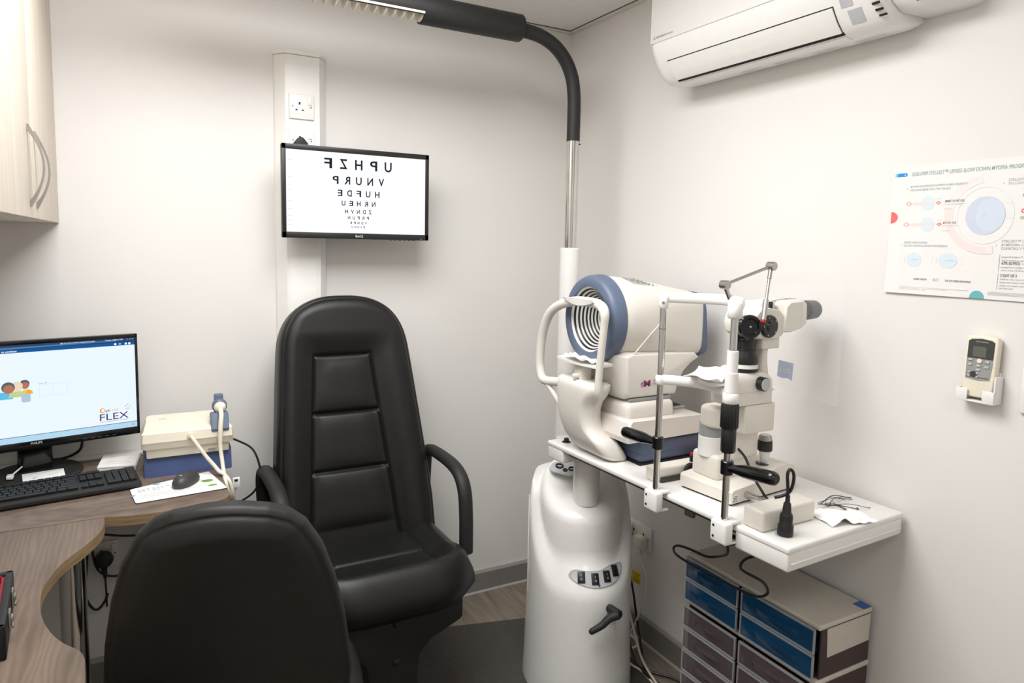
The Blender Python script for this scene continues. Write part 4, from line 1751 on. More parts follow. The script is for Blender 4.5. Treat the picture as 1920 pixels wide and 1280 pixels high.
def chin_rest():
    o = (1.243, 1.295, T0)
    t = thing('chin_rest', 'tall chrome and white chin rest frame with black hand grips clamped to the table edge', 'chin rest', o)
    for p, zt in ((P1, 1.405), (P2, 1.40)):
        m = MB(o)
        m.cyl((p.x, p.y, .842), (p.x, p.y, zt), .0088, n=24, bev=0)
        tag(m.build('post', M_CHROME, t), 'chrome post')
    m = MB(o)
    m.lathe([(.0092, 0), (.0092, .0016)], (P1.x, P1.y, 1.334), (0, 0, 1), 20)
    m.build('height_mark', M_BLK, t)
    for p in (P1, P2):
        m = MB(o)
        m.box((p.x - .021, p.y - .026, .838), (p.x + .006, p.y + .026, .893), .006, 3)
        m.box((p.x - .018, p.y - .024, .838), (p.x + .028, p.y + .024, .8425), .002)
        m.box((p.x - .004, p.y - .024, .8855), (p.x + .032, p.y + .024, .894), .003)
        c = m.build('table_clamp', M_WHITE, t)
        m = MB(o)
        for z in (.852, .879):
            m.lathe([(.0034, 0), (.0034, .0008), (0, .0008)], (p.x - .021, p.y + .014, z), (-1, 0, 0), 12)
        m.build('clamp_screw', M_HOLE, c)
    # head band
    m = MB(o)
    arc = [(P1.x - .004, P1.y + .012, 1.416), (P1.x + .012, P1.y - .004, 1.418), (1.285, 1.365, 1.419), (1.318, 1.31, 1.420), (1.322, 1.255, 1.420), (1.300, 1.205, 1.419), (P2.x + .018, P2.y + .0, 1.417), (P2.x - .004, P2.y - .012, 1.412)]
    m.tube(arc, .0075, 14, 10, ry=.0142, up=(0, 0, 1))
    m.cyl((P1.x, P1.y, 1.388), (P1.x, P1.y, 1.424), .0125, n=24, bev=.003)
    m.cyl((P2.x, P2.y, 1.386), (P2.x, P2.y, 1.426), .0175, n=24, bev=.004)
    hb = m.build('forehead_band', M_WHITE, t, angle=50)
    m = MB(o)
    m.lathe([(.0042, 0), (.0042, .001), (0, .0012)], (P1.x - .0085, P1.y - .0085, 1.405), (-.7, -.7, 0), 14)
    m.build('band_screw', M_STEEL, hb)
    # sleeves on the near post
    m = MB(o)
    m.cyl((P2.x, P2.y, 1.255), (P2.x, P2.y, 1.309), .0135, n=28, bev=.001)
    m.cyl((P2.x, P2.y, 1.208), (P2.x, P2.y, 1.257), .0155, n=28, bev=.0015)
    m.build('sleeve', M_WHITE, t)
    # chin bar
    m = MB(o)
    bar = [(P1.x, P1.y, 1.198), (1.255, 1.385, 1.199), (1.290, 1.345, 1.198), (1.312, 1.30, 1.194), (1.310, 1.255, 1.190), (1.285, 1.21, 1.190), (P2.x, P2.y, 1.194)]
    m.tube(bar, .0095, 14, 8, ry=.0135, up=(0, 0, 1))
    m.cyl((P1.x, P1.y, 1.184), (P1.x, P1.y, 1.210), .0135, n=24, bev=.003)
    m.cyl((P2.x, P2.y, 1.180), (P2.x, P2.y, 1.208), .019, n=28, bev=.004)
    m.build('chin_bar', M_WHITE, t, angle=50)

    def cup(u, v):
        a, b = 2 * u - 1, 2 * v - 1
        x = a * math.sqrt(1 - b * b / 2)
        y = b * math.sqrt(1 - a * a / 2)
        r2 = x * x + y * y
        return Vector((1.302 + .028 * x, 1.29 + .045 * y, 1.203 + .010 * r2 + .030 * max(0, x) ** 3 * (1 - .3 * abs(y))))
    m = MB(o)
    m.slab(cup, lambda u, v: cup(u, v) - V(0, 0, .006), 24, 24)
    m.build('chin_cup', M_WHITE, t, angle=60)
    # ribbed height knob
    m = MB(o)
    for (z0, z1, r, nrib) in ((1.120, 1.182, .0205, 16), (1.062, 1.122, .0178, 0)):
        rings = []
        for z, k in ((z0, .86), (z0 + .004, 1), (z1 - .006, 1), (z1, .88)):
            rings.append([(P2.x + r * k * (1 + (.05 * math.cos(a * nrib) if nrib else 0)) * math.cos(a), P2.y + r * k * (1 + (.05 * math.cos(a * nrib) if nrib else 0)) * math.sin(a), z) for a in [2 * PI * j / 96 for j in range(96)]])
        m.loft(rings)
    tag(m.build('height_knob', M_BLK, t, angle=50), 'black ribbed knob')
    # hand grips
    for p, e in ((P1, V(1.233, 1.556, 1.020)), (P2, V(1.249, 1.028, 1.041))):
        z = 1.024
        m = MB(o)
        m.cyl((p.x, p.y, z - .017), (p.x, p.y, z + .017), .0155, n=24, bev=.002)
        s = V(p.x, p.y, z + .0)
        d = (e - s).normalized()
        L = (e - s).length
        m.lathe([(.0105, .008), (.0115, .03), (.0155, .055), (.0165, .08), (.0165, L - .012), (.0145, L - .004), (.010, L), (0, L)], s, d, 26)
        tag(m.build('hand_grip', M_BLKG, t), 'glossy black hand grip')
    # fixation lamp arm
    j0, j1, j2 = V(1.300, 1.262, 1.4605), V(1.447, 1.248, 1.508), V(1.402, 1.225, 1.366)
    m = MB(o)
    m.cyl((1.320, 1.262, 1.425), (1.302, 1.262, 1.456), .0055, n=14)
    m.cyl(j0 + V(0, .010, 0), j0 + V(0, -.012, 0), .0115, n=24)
    m.cyl(j1 + V(0, .010, 0), j1 + V(0, -.012, 0), .0115, n=24)
    m.tube([j0, j0 * .5 + j1 * .5, j1], .0040, 12, 2)
    d = (j2 - j1).normalized()
    m.cyl(j1, j1 + d * .035, .0055, n=16)
    m.cyl(j1 + d * .03, j1 + d * .095, .0040, n=16)
    m.cyl(j1 + d * .09, j2 + d * -.006, .0068, n=16)
    m.m = 1
    m.cyl(j2 + d * -.007, j2, .0070, n=16)
    tag(m.build('fixation_light', [M_STEEL, M_RED], t), 'jointed metal fixation light arm')


chin_rest()


def cupf(u, v, z):
    return z * (1 - .0) + .018 * (2 * u - 1) ** 2 * (u > .5)


tissue('tissue', 'crumpled white tissue on the chrome-posted chin rest', (1.292, 1.30, 1.214), .062, .10, .018, 11, .2, cup=cupf)
m = MB((1.325, 1.292, 1.205))


def petal(u, v):
    a = PI * u
    r = .032 * v
    return Vector((1.336 + .010 * v, 1.285 + r * math.cos(a) * 1.1, 1.212 + r * math.sin(a) * 1.2))


m.slab(petal, lambda u, v: petal(u, v) + V(.0014, 0, 0), 20, 6)
tag(m.build('cotton_pad', M_TISSUE, angle=60), 'round upright cotton pad behind the tissue on the chin rest', 'tissue')


# ------------------------------------------------------------------ slit lamp
def slit_lamp():
    o = (1.46, 1.31, T0)
    t = thing('slit_lamp', 'cream slit lamp microscope with black eyepieces standing on the swing table', 'microscope', o)
    # cross-slide base, turned a little
    a = math.radians(5)
    B = frame((1.344, 1.243, T0), (math.cos(a), math.sin(a), 0), (-math.sin(a), math.cos(a), 0), (0, 0, 1))
    m = MB(o)
    rings = []
    prof_ = [(0, .006), (0, .036), (.004, .041), (.105, .048), (.185, .076), (.235, .078), (.262, .070), (.278, .05), (.278, .006)]
    for y, k in ((0, .985), (.004, 1), (.172, 1), (.178, .985)):
        rings.append([(.139 + (x - .139) * k, y, .042 + (z - .042) * k) for x, z in prof_])
    m.loft(rings, True, B)
    m.build('base', M_CREAM, t, angle=25)
    m = MB(o)
    m.box((.006, .006, .0), (.272, .172, .007), .001, M=B)
    m.build('base_foot', M_HOLE, t)
    m = MB(o)
    m.box((.004, -.0006, .010), (.026, .0002, .030), 0, M=B)
    m.m = 1
    for z in (.025, .021, .017):
        m.box((.007, -.001, z), (.023, .0, z + .0012), 0, M=B)
    m.box((.007, -.001, .0115), (.011, 0, .0145), 0, M=B)
    m.box((.016, -.001, .0115), (.020, 0, .0145), 0, M=B)
    m.build('rating_label', [M_PAPER, M_DKG], t)
    # axle and its two covers
    m = MB(o)
    m.cyl((1.402, 1.10, T0 + .024), (1.402, 1.49, T0 + .024), .0095, n=24, bev=0)
    tag(m.build('axle', M_CHROME, t), 'chrome axle')
    m = MB(o)
    m.lathe([(.014, 0), (.022, .002), (.022, .012), (.014, .014)], (1.402, 1.448, T0 + .026), (0, 1, 0), 28)
    m.build('guide_wheel', M_BLK, t)
    for (x0, y0, x1, y1, h) in ((1.283, 1.088, 1.470, 1.150, .052), (1.283, 1.468, 1.50, 1.515, .043)):
        m = MB(o)
        m.box((x0, y0, T0), (x1, y1, T0 + h), .008, 3)
        m.build('rail_cover', M_CREAM, t)
    m = MB(o)
    m.cyl((1.425, 1.478, T0 + .04), (1.425, 1.478, T0 + .062), .006, n=16)
    m.build('lock_pin', M_BLK, t)
    m = MB(o)
    m.box((1.30, 1.462, T0 + .002), (1.49, 1.470, T0 + .016), .001)
    m.build('rail_slot', M_DKG, t)
    # joystick
    j = V(1.530, 1.305, T0 + .074)
    m = MB(o)
    m.lathe([(.023, 0), (.022, .002), (0, .002)], j, (0, 0, 1), 24)
    m.m = 1
    d = (-.05, -.03, 1)
    m.lathe([(.009, 0), (.010, .006), (.0150, .030), (.0165, .038)], j, d, 24)
    m.m = 0
    m.lathe([(.0195, .038), (.0205, .041), (.0195, .062), (.0185, .068)], j, d, 28)
    m.m = 2
    m.lathe([(.0183, .068), (.0175, .078), (.013, .082), (0, .083)], j, d, 28)
    m.build('joystick', [M_BLK, M_WHITE, M_STEEL], t, angle=35)
    # column and swivel
    m = MB(o)
    m.box((1.362, 1.315, T0 + .04), (1.492, 1.415, .994), .012, 3)
    m.build('column', M_CREAM, t)
    pv = V(1.388, 1.368, 0)
    m = MB(o)
    m.cyl((pv.x, pv.y, .985), (pv.x, pv.y, 1.040), .0345, n=36, bev=.0015)
    m.build('swivel', M_WHITE, t)
    m = MB(o)
    m.cyl((pv.x, pv.y, 1.040), (pv.x, pv.y, 1.074), .0335, n=36, bev=0)
    tag(m.build('scale_ring', M_GREYCLR, t), 'clear grey scale ring')
    m = MB(o)
    m.cyl((pv.x, pv.y, 1.03), (pv.x, pv.y, 1.08), .012, n=16)
    m.build('swivel_pin', M_STEEL, t)
    m = MB(o)
    arm = [(pv.x, pv.y, 0)]
    pts = rrect(pv.x + .035, pv.y - .012, .072, .042, .04, 8)
    m.prism(pts, 1.068, 1.124, .010, 3)
    m.m = 1
    m.disc((pv.x - .004, pv.y - .01, 1.1244), .012, None, 20)
    m.build('illumination_arm', [M_CREAM, M_BEIGE], t)
    m = MB(o)
    for z in (1.048, 1.008):
        m.lathe([(.006, 0), (.012, .004), (.012, .018), (.008, .02)], (1.432, 1.335, z), (-.1, -1, 0), 18)
    m.build('lock_knob', M_BLK, t)
    # instrument arm block
    m = MB(o)
    m.box((1.398, 1.262, 1.064), (1.512, 1.345, 1.1425), .006, 3)
    m.box((1.40, 1.30, .985), (1.50, 1.40, 1.07), .01, 3)
    m.build('arm_block', M_CREAM, t)
    m = MB(o)
    rings = []
    for z, x0, x1, y0, y1 in ((1.1435, 1.352, 1.506, 1.262, 1.350), (1.178, 1.350, 1.506, 1.262, 1.350), (1.205, 1.350, 1.503, 1.262, 1.350), (1.220, 1.356, 1.49, 1.266, 1.348), (1.226, 1.370, 1.48, 1.272, 1.342)):
        rings.append([(x, y, z) for x, y in rrect((x0 + x1) / 2, (y0 + y1) / 2, (x1 - x0) / 2, (y1 - y0) / 2, .018, 5)])
    m.loft(rings)
    h = m.build('lamp_housing', M_CREAM, t, angle=35)
    m = MB(o)
    m.box((1.3495, 1.2615, 1.1765), (1.5065, 1.3505, 1.1778), .0003)
    m.build('seam', M_BEIGE, h)
    m = MB(o)
    m.cyl((1.448, 1.266, 1.198), (1.448, 1.244, 1.198), .0185, n=32)
    m.m = 1
    m.lathe([(.0160, 0), (.0155, .001), (0, .001)], (1.448, 1.244, 1.198), (0, -1, 0), 30)
    m.build('control_knob', [M_BLK, M_LGREY], t)
    # illumination tower
    tw = V(1.426, 1.300, 0)
    m = MB(o)
    m.lathe([(.035, 1.229), (.035, 1.237)], tw, (0, 0, 1), 36)
    m.m = 1
    m.lathe([(.0350, 1.237), (.0350, 1.2475)], tw, (0, 0, 1), 36)
    m.m = 0
    m.lathe([(.0335, 1.2475), (.0340, 1.253), (.0335, 1.268), (.0275, 1.280), (.0275, 1.286), (.0265, 1.287), (.0265, 1.330), (.0250, 1.334)], tw, (0, 0, 1), 40)
    m.build('illumination_tower', [M_BLK, M_WHITE], t, angle=30)
    m = MB(o)
    nd = Vector((-.42, -.9, .08)).normalized()
    c = V(1.386, 1.256, 1.352)
    m.lathe([(.026, 0), (.031, .004), (.031, .022), (.028, .026), (.021, .0262), (.019, .022), (0, .022)], c + nd * -.012, nd, 40)
    m.box((1.39, 1.275, 1.31), (1.44, 1.325, 1.36), .01)
    hd = m.build('mirror_head', M_BLKG, t, angle=35)
    m = MB(o)
    m.lathe([(.003, 0), (.003, .002), (0, .003)], c + nd * .011, nd, 12)
    m.build('screw', M_STEEL, hd)
    # support arm
    m = MB(o)
    rings = []
    for z, x0, x1 in ((1.18, 1.470, 1.508), (1.215, 1.472, 1.507), (1.25, 1.472, 1.500), (1.275, 1.474, 1.499), (1.295, 1.474, 1.504)):
        rings.append([(x, y, z) for x, y in rrect((x0 + x1) / 2, 1.31, (x1 - x0) / 2, .026, .009, 4)])
    m.loft(rings)
    m.build('support_arm', M_CREAM, t, angle=40)
    m = MB(o)
    m.box((1.455, 1.268, 1.287), (1.521, 1.345, 1.318), .005, 3)
    m.build('microscope_mount', M_CREAM, t)
    # microscope body
    m = MB(o)
    pts = [(1.405, 1.355), (1.412, 1.378), (1.43, 1.395), (1.46, 1.400), (1.505, 1.392), (1.522, 1.375), (1.528, 1.345), (1.520, 1.322), (1.505, 1.314), (1.43, 1.316), (1.41, 1.33)]
    rings = []
    for y, k in ((1.258, .92), (1.262, .97), (1.270, 1), (1.352, 1), (1.36, .97), (1.364, .92)):
        rings.append([(1.468 + (x - 1.468) * k, y, 1.357 + (z - 1.357) * k) for x, z in pts])
    m.loft(rings)
    m.box((1.455, 1.28, 1.39), (1.512, 1.345, 1.413), .008, 3)
    bd = m.build('microscope_body', M_CREAM, t, angle=40)
    m = MB(o)
    m.lathe([(.0300, 0), (.0300, .007), (.027, .0095), (.016, .010), (.013, .013), (0, .0135)], (1.460, 1.2585, 1.350), (0, -1, 0), 40)
    m.m = 1
    for k in range(5):
        a_ = .6 + k * 1.25
        m.box((1.460 + .024 * math.cos(a_) - .0008, 1.2485, 1.350 + .024 * math.sin(a_) - .0015), (1.460 + .024 * math.cos(a_) + .0008, 1.2490, 1.350 + .024 * math.sin(a_) + .0015), 0)
    m.build('magnification_dial', [M_BLKG, M_WHITE], t, angle=35)
    m = MB(o)
    m.box((1.470, 1.262, 1.396), (1.479, 1.27, 1.414), .001)
    m.build('filter_tab', M_BLK, bd)
    # binocular tube
    m = MB(o)
    pts = [(1.512, 1.330), (1.520, 1.402), (1.535, 1.414), (1.590, 1.417), (1.603, 1.408), (1.606, 1.350), (1.590, 1.340), (1.545, 1.330)]
    rings = []
    for y, k in ((1.252, .90), (1.256, .97), (1.264, 1), (1.292, 1), (1.298, .97)):
        rings.append([(1.56 + (x - 1.56) * k, y, 1.375 + (z - 1.375) * k) for x, z in pts])
    m.loft(rings)
    rings = []
    for y, k in ((1.318, .97), (1.324, 1), (1.352, 1), (1.360, .97), (1.364, .90)):
        rings.append([(1.56 + (x - 1.56) * k, y, 1.375 + (z - 1.375) * k) for x, z in pts])
    m.loft(rings)
    m.box((1.512, 1.29, 1.345), (1.58, 1.33, 1.40), .008)
    m.build('binocular_tube', M_CREAM, t, angle=40)
    for y in (1.275, 1.341):
        m = MB(o)
        p = V(1.600, y, 1.386)
        d = (1, 0, .03)
        m.lathe([(.021, 0), (.021, .014), (.0225, .016), (.0265, .020)], p, d, 36)
        m.m = 1
        m.lathe([(.0265, .020), (.0270, .024), (.0262, .046), (.0255, .058), (.023, .063), (.017, .064), (.012, .055), (0, .055)], p, d, 36)
        tag(m.build('eyepiece', [M_BLK, M_RUB], t, angle=35), 'dark rubber eyepiece')
    # clear breath shield with a mirrored blue maker's square
    m = MB(o)
    xs = 1.582
    m.prism([(1.128, 1.150), (1.38, 1.172), (1.378, 1.455), (1.128, 1.462)], xs, xs + .002, M=YZ)
    sh = tag(m.build('breath_shield', M_SHIELD, t, smooth=False), 'clear acrylic breath shield')
    S = frame((xs - .0006, 1.319, 1.192), (0, -1, 0), (0, 0, 1), (-1, 0, 0))
    m = MB(o)
    m.add([(-.003, .006, 0), (0, .052, 0), (.050, .050, 0), (.047, .0, 0), (.034, .006, 0), (.015, .003, 0)], [(0, 1, 2, 3, 4, 5)], S)
    m.m = 1
    m.text('ZEISS', frame((xs - .0010, 1.319, 1.192), (0, 1, 0), (0, 0, 1), (-1, 0, 0)), -.045, .020, w=.041, h=.012, bold=.02)
    m.build('maker_mark', [M_LOGOB, M_LOGOW], sh, smooth=False)
    # lamp lead
    m = MB(o)
    m.tube([(1.425, 1.318, 1.02), (1.415, 1.27, 1.0), (1.412, 1.243, .965), (1.418, 1.215, .93), (1.43, 1.20, .905), (1.45, 1.19, .892)], .0035, 8)
    m.build('lamp_lead', M_BLK, t)


slit_lamp()

# ------------------------------------------------------------------ small things on the swing table
m = MB((1.325, 1.058, T0))
m.lathe([(.0, 0), (.0175, .0), (.0185, .006), (.0175, .024), (.0150, .028), (.0150, .046), (.0135, .050), (.0105, .055), (.0085, .075), (.0055, .080), (.0050, .095)], (1.325, 1.058, T0 + .0016), (.02, 0, 1), 24)
m.tube([(1.327, 1.058, T0 + .09), (1.327, 1.060, T0 + .115), (1.326, 1.062, T0 + .145), (1.331, 1.060, T0 + .157), (1.337, 1.055, T0 + .150), (1.338, 1.054, T0 + .130), (1.333, 1.058, T0 + .105), (1.322, 1.070, T0 + .092), (1.310, 1.082, T0 + .086)], .0038, 8)
tag(m.build('power_lead', M_BLK, angle=35), 'black plug standing upright in the table outlet with its lead looped', 'lead')

tp = V(1.545, 1.07, T0)


def crump(u, v):
    x, y = (u - .5) * .135, (v - .5) * .10
    w_ = math.exp(-((u - .28) / .13) ** 2) * (.6 + .4 * math.sin(v * 5))
    z = .0015 + .022 * w_ * sstep(0, .3, 1 - v) + .003 * math.sin(u * 14 + v * 6) ** 2 + .010 * math.exp(-((u - .62) / .08) ** 2 - ((v - .30) / .2) ** 2)
    a = math.radians(-14)
    return V(tp.x + x * math.cos(a) - y * math.sin(a), tp.y + x * math.sin(a) + y * math.cos(a) + .010 * w_, T0 + z)


m = MB(tp)
m.slab(lambda u, v: crump(u, v) + V(0, 0, .0012), crump, 48, 32)
tag(m.build('tissue', M_TISSUE, angle=70), 'crumpled white tissue lying on the near end of the white table', 'tissue')
rnd = random.Random(5)
m = MB((1.62, 1.14, T0))
for k in range(9):
    a = V(1.545 + rnd.uniform(0, .02), 1.128 + rnd.uniform(-.015, .02), T0 + .010)
    ang = rnd.uniform(-.75, .35)
    L = rnd.uniform(.05, .13)
    b = a + V(math.cos(ang) * L, math.sin(ang) * L, 0)
    c = (a + b) / 2 + V(rnd.uniform(-.012, .012), rnd.uniform(-.012, .012), .004)
    b.z = T0 + .002
    m.tube([a, c, b, b + V(.008, rnd.uniform(-.01, .01), 0)], .0008 + .0005 * (k % 3 == 0), 5, 6)
tag(m.build('loose_wires', M_DKG), 'thin dark loose wires scattered by the tissue on the white table', 'wires')
m = MB((1.55, 1.575, T0))
m.box((1.53, 1.535, T0), (1.68, 1.598, T0 + .024), .004, M=None)
tag(m.build('red_case', M_RED), 'small red case lying behind the slit lamp base', 'case')


# ------------------------------------------------------------------ drawer towers
def drawer_unit(name, label, z0, z1, rows, front, body, sticker):
    o = (1.61, 1.32, z0)
    t = thing(name, label, 'drawers', o)
    xa, xb, ya, yb = 1.520, 1.720, 1.084, 1.556
    m = MB(o)
    th = .006
    m.box((xa, ya, z0), (xb, ya + th, z1 - .012), .001)
    m.box((xa, yb - th, z0), (xb, yb, z1 - .012), .001)
    m.box((xb - th, ya + th, z0), (xb, yb - th, z1 - .012), .001)
    m.box((xa, ya + th, z0), (xb - th, yb - th, z0 + .006), .001)
    ym = 1.335
    m.box((xa, ym - .004, z0 + .006), (xb - th, ym + .004, z1 - .012), .001)
    m.build('cabinet', M_BROWN, t)
    m = MB(o)
    m.box((xa - .012, ya - .003, z1 - .014), (xb + .002, yb + .003, z1), .004, 3)
    if sticker:
        m.m = 1
        m.add([(1.545, ya - .0012, .505), (1.716, ya - .0012, .508), (1.718, ya - .0012, .584), (1.540, ya - .0012, .584)], [(0, 1, 2, 3)])
    m.build('lid', [M_BEIGE, M_BEIGE], t)
    if sticker:
        m = MB(o)
        m.box((1.688, 1.084, z1 + .0001), (1.721, 1.118, z1 + .0008), .0002)
        m.build('blue_tape', M_BTAPE, t)
    for z in rows:
        for (y0, y1) in ((ym + .006, yb - .002), (ya + .002, ym - .006)):
            h = .0685
            d = MB(o)
            x0 = 1.497
            w_ = .0022
            d.box((x0, y0, z), (x0 + w_, y1, z + h), .001)                       # front
            d.add([(x0 + w_, y0 + .006, z + .003), (xb - .03, y0 + .006, z + .003), (xb - .03, y1 - .006, z + .003), (x0 + w_, y1 - .006, z + .003)], [(0, 1, 2, 3)])
            dr = d.build('drawer', front, t)
            r = MB(o)
            for a, b in (((x0 - .003, y0, z + h - .006), (x0 + .004, y1, z + h)), ((x0 - .003, y0, z), (x0 + .004, y1, z + .004)), ((x0 - .003, y0, z), (x0 + .004, y0 + .004, z + h)), ((x0 - .003, y1 - .004, z), (x0 + .004, y1, z + h))):
                r.box(a, b, .001)
            r.build('drawer_rim', M_CLIP, dr)
            hnd = MB(o)
            yc_ = (y0 + y1) / 2 + .0
            seg = 12
            rings = []
            for k in range(seg + 1):
                q = k / seg
                y = y0 + .05 + (y1 - y0 - .10) * q
                b = math.sin(PI * q) ** .7
                rings.append([(x0 - .001, y, z + .012 + .012 * (1 - b)), (x0 - .001 - .016 * b, y, z + .036), (x0 - .001 - .018 * b, y, z + .040), (x0 - .001, y, z + .040)])
            hnd.loft(rings)
            hnd.build('scoop_handle', front, dr)
    return t


drawer_unit('drawer_unit', 'two-column unit of blue see-through drawers under a beige lid, stacked on top', .4515, .600, (.524, .4525), M_BDRAW, M_BROWN, True)
drawer_unit('drawer_unit', 'two-column unit of clear drawers standing on the floor under the blue ones', .0, .450, (.366, .293, .220, .147, .074, .004), M_CDRAW, M_BROWN, False)

m = MB((1.45, 1.35, .70))
m.tube([(1.30, 1.205, .835), (1.33, 1.235, .79), (1.40, 1.30, .725), (1.45, 1.373, .677), (1.45, 1.423, .655), (1.45, 1.49, .649), (1.45, 1.545, .639), (1.45, 1.563, .620), (1.45, 1.533, .606), (1.45, 1.41, .607), (1.45, 1.27, .615), (1.45, 1.225, .626),
        (1.45, 1.200, .650), (1.45, 1.219, .670), (1.45, 1.283, .671), (1.452, 1.299, .68), (1.46, 1.285, .705), (1.48, 1.245, .735), (1.50, 1.22, .80), (1.50, 1.20, .84)], .0038, 8)
tag(m.build('power_lead', M_BLK), 'black lead hanging in loops from under the table in front of the drawers', 'lead')

# ------------------------------------------------------------------ sockets, plugs and cables on the right wall
t = socket('wall_socket', 'white double wall socket low on the right wall behind the pedestal', None, (XR, 2.07, .417), (0, -1, 0), (-1, 0, 0), .148, .092, 2, False)
m = MB((1.72, 2.035, .40))
m.box((1.700, 2.010, .375), (1.733, 2.062, .428), .010, 3)
m.box((1.706, 2.025, .352), (1.722, 2.047, .38), .006)
tag(m.build('power_plug', M_IVORY), 'cream mains plug in the near half of the low wall socket', 'plug')
m = MB((1.72, 2.12, .42))
m.box((1.704, 2.100, .405), (1.733, 2.143, .455), .010, 3)
tag(m.build('power_plug', M_WHITE), 'white mains plug in the far half of the low wall socket', 'plug')
m = MB((1.70, 2.03, .2))
m.tube([(1.714, 2.036, .36), (1.712, 2.018, .33), (1.711, 1.995, .30), (1.710, 1.984, .262), (1.710, 1.988, .199), (1.709, 2.012, .138), (1.705, 2.030, .08), (1.69, 2.045, .038), (1.66, 2.075, .026), (1.62, 2.12, .022)], .0042, 8)
tag(m.build('white_cable', M_WHITE), 'white cable dropping from the cream plug past a yellow tag', 'cable')
m = MB((1.71, 2.04, .29))
F = frame((1.698, 2.058, .238), (.15, -1, 0), (.0, 0, 1))
m.box((0, 0, 0), (.044, .048, .0012), .0003, M=F)
m.m = 1
for y in (.006, .011, .016, .036, .041):
    m.box((.006, y, -.0004), (.040, y + .0012, .0016), 0, M=F)
m.m = 2
m.box((.008, .020, -.0004), (.038, .033, .0016), 0, M=F)
tag(m.build('cable_tag', [M_YEL, M_DKG, pmat('tag_print', (206, 184, 30), .5)]), 'yellow warning tag on the white cable beside the pedestal', 'tag')
for lab, nm, mt, r, pts in (
        ('black cable running down behind the pedestal edge to the floor mat', 'black_cable', M_BLK, .0045, [(1.655, 2.10, .38), (1.662, 2.045, .25), (1.662, 2.031, .179), (1.66, 2.033, .123), (1.655, 2.015, .06), (1.63, 1.96, .018), (1.597, 1.88, .012), (1.585, 1.80, .012)]),
        ('black cable close to the wall that turns along the floor to the drawers', 'black_cable', M_BLK, .0045, [(1.70, 2.11, .34), (1.712, 2.08, .232), (1.712, 2.056, .165), (1.708, 2.03, .09), (1.665, 1.945, .024), (1.612, 1.862, .012), (1.63, 1.818, .010), (1.66, 1.78, .010), (1.69, 1.71, .009)]),
        ('white cable slanting across the skirting towards the drawers', 'white_cable', M_IVORY, .0045, [(1.685, 2.13, .40), (1.674, 2.045, .262), (1.672, 2.035, .144), (1.670, 2.018, .105), (1.66, 1.975, .06), (1.64, 1.92, .022), (1.605, 1.84, .022), (1.588, 1.76, .012)]),
        ('white cable lying on the floor mat at the foot of the pedestal', 'white_cable', M_IVORY, .0042, [(1.575, 2.06, .012), (1.592, 1.98, .011), (1.582, 1.905, .011), (1.590, 1.85, .011), (1.575, 1.75, .011), (1.55, 1.66, .011)]),
        ('looped white cable coiled on the floor behind the pedestal', 'white_cable', M_WHITE, .0045, [(1.58, 2.16, .04), (1.63, 2.09, .045), (1.662, 2.03, .045), (1.668, 1.985, .04), (1.655, 1.965, .028), (1.63, 1.985, .016), (1.60, 2.05, .012), (1.575, 2.12, .012)])):
    m = MB(pts[len(pts) // 2])
    m.tube(pts, r, 8)
    tag(m.build(nm, mt), lab, 'cable')

# under the desk: plug and hanging leads
m = MB((-.1, 2.63, .45))
m.lathe([(0, 0), (.027, .002), (.029, .012), (.025, .028), (.012, .034), (0, .034)], (-.107, YB - .028, .462), (0, -1, 0), 20)
m.cyl((-.107, YB - .05, .44), (-.105, YB - .05, .40), .010, .005, n=12)
m.tube([(-.105, YB - .05, .41), (-.104, YB - .05, .36), (-.103, YB - .05, .30)], .003, 8)
tag(m.build('power_plug', M_BLK, angle=35), 'black mains plug in the dim wall space under the desk', 'plug')
socket('wall_socket', 'white wall socket in the dim space under the desk', None, (-.107, YB, .468), (1, 0, 0), (0, -1, 0))
m = MB((-.15, 2.6, .4))
m.tube([(-.15, 2.60, .78), (-.148, 2.61, .60), (-.158, 2.62, .45), (-.165, 2.62, .36), (-.150, 2.62, .31), (-.13, 2.62, .295), (-.108, 2.62, .32), (-.10, 2.62, .345)], .0045, 8)
tag(m.build('black_cable', M_BLK), 'black cable hanging in a deep loop under the desk', 'cable')
m = MB((-.1, 2.6, .5))
m.tube([(-.14, 2.60, .78), (-.138, 2.61, .62), (-.139, 2.62, .50), (-.12, 2.62, .425), (-.07, 2.62, .40), (-.01, 2.62, .42), (.04, 2.62, .48), (.03, 2.62, .52), (-.06, 2.62, .54), (-.13, 2.62, .56)], .004, 8)
tag(m.build('black_cable', M_BLK), 'black cable curled in a wide loop under the desk around the plug', 'cable')


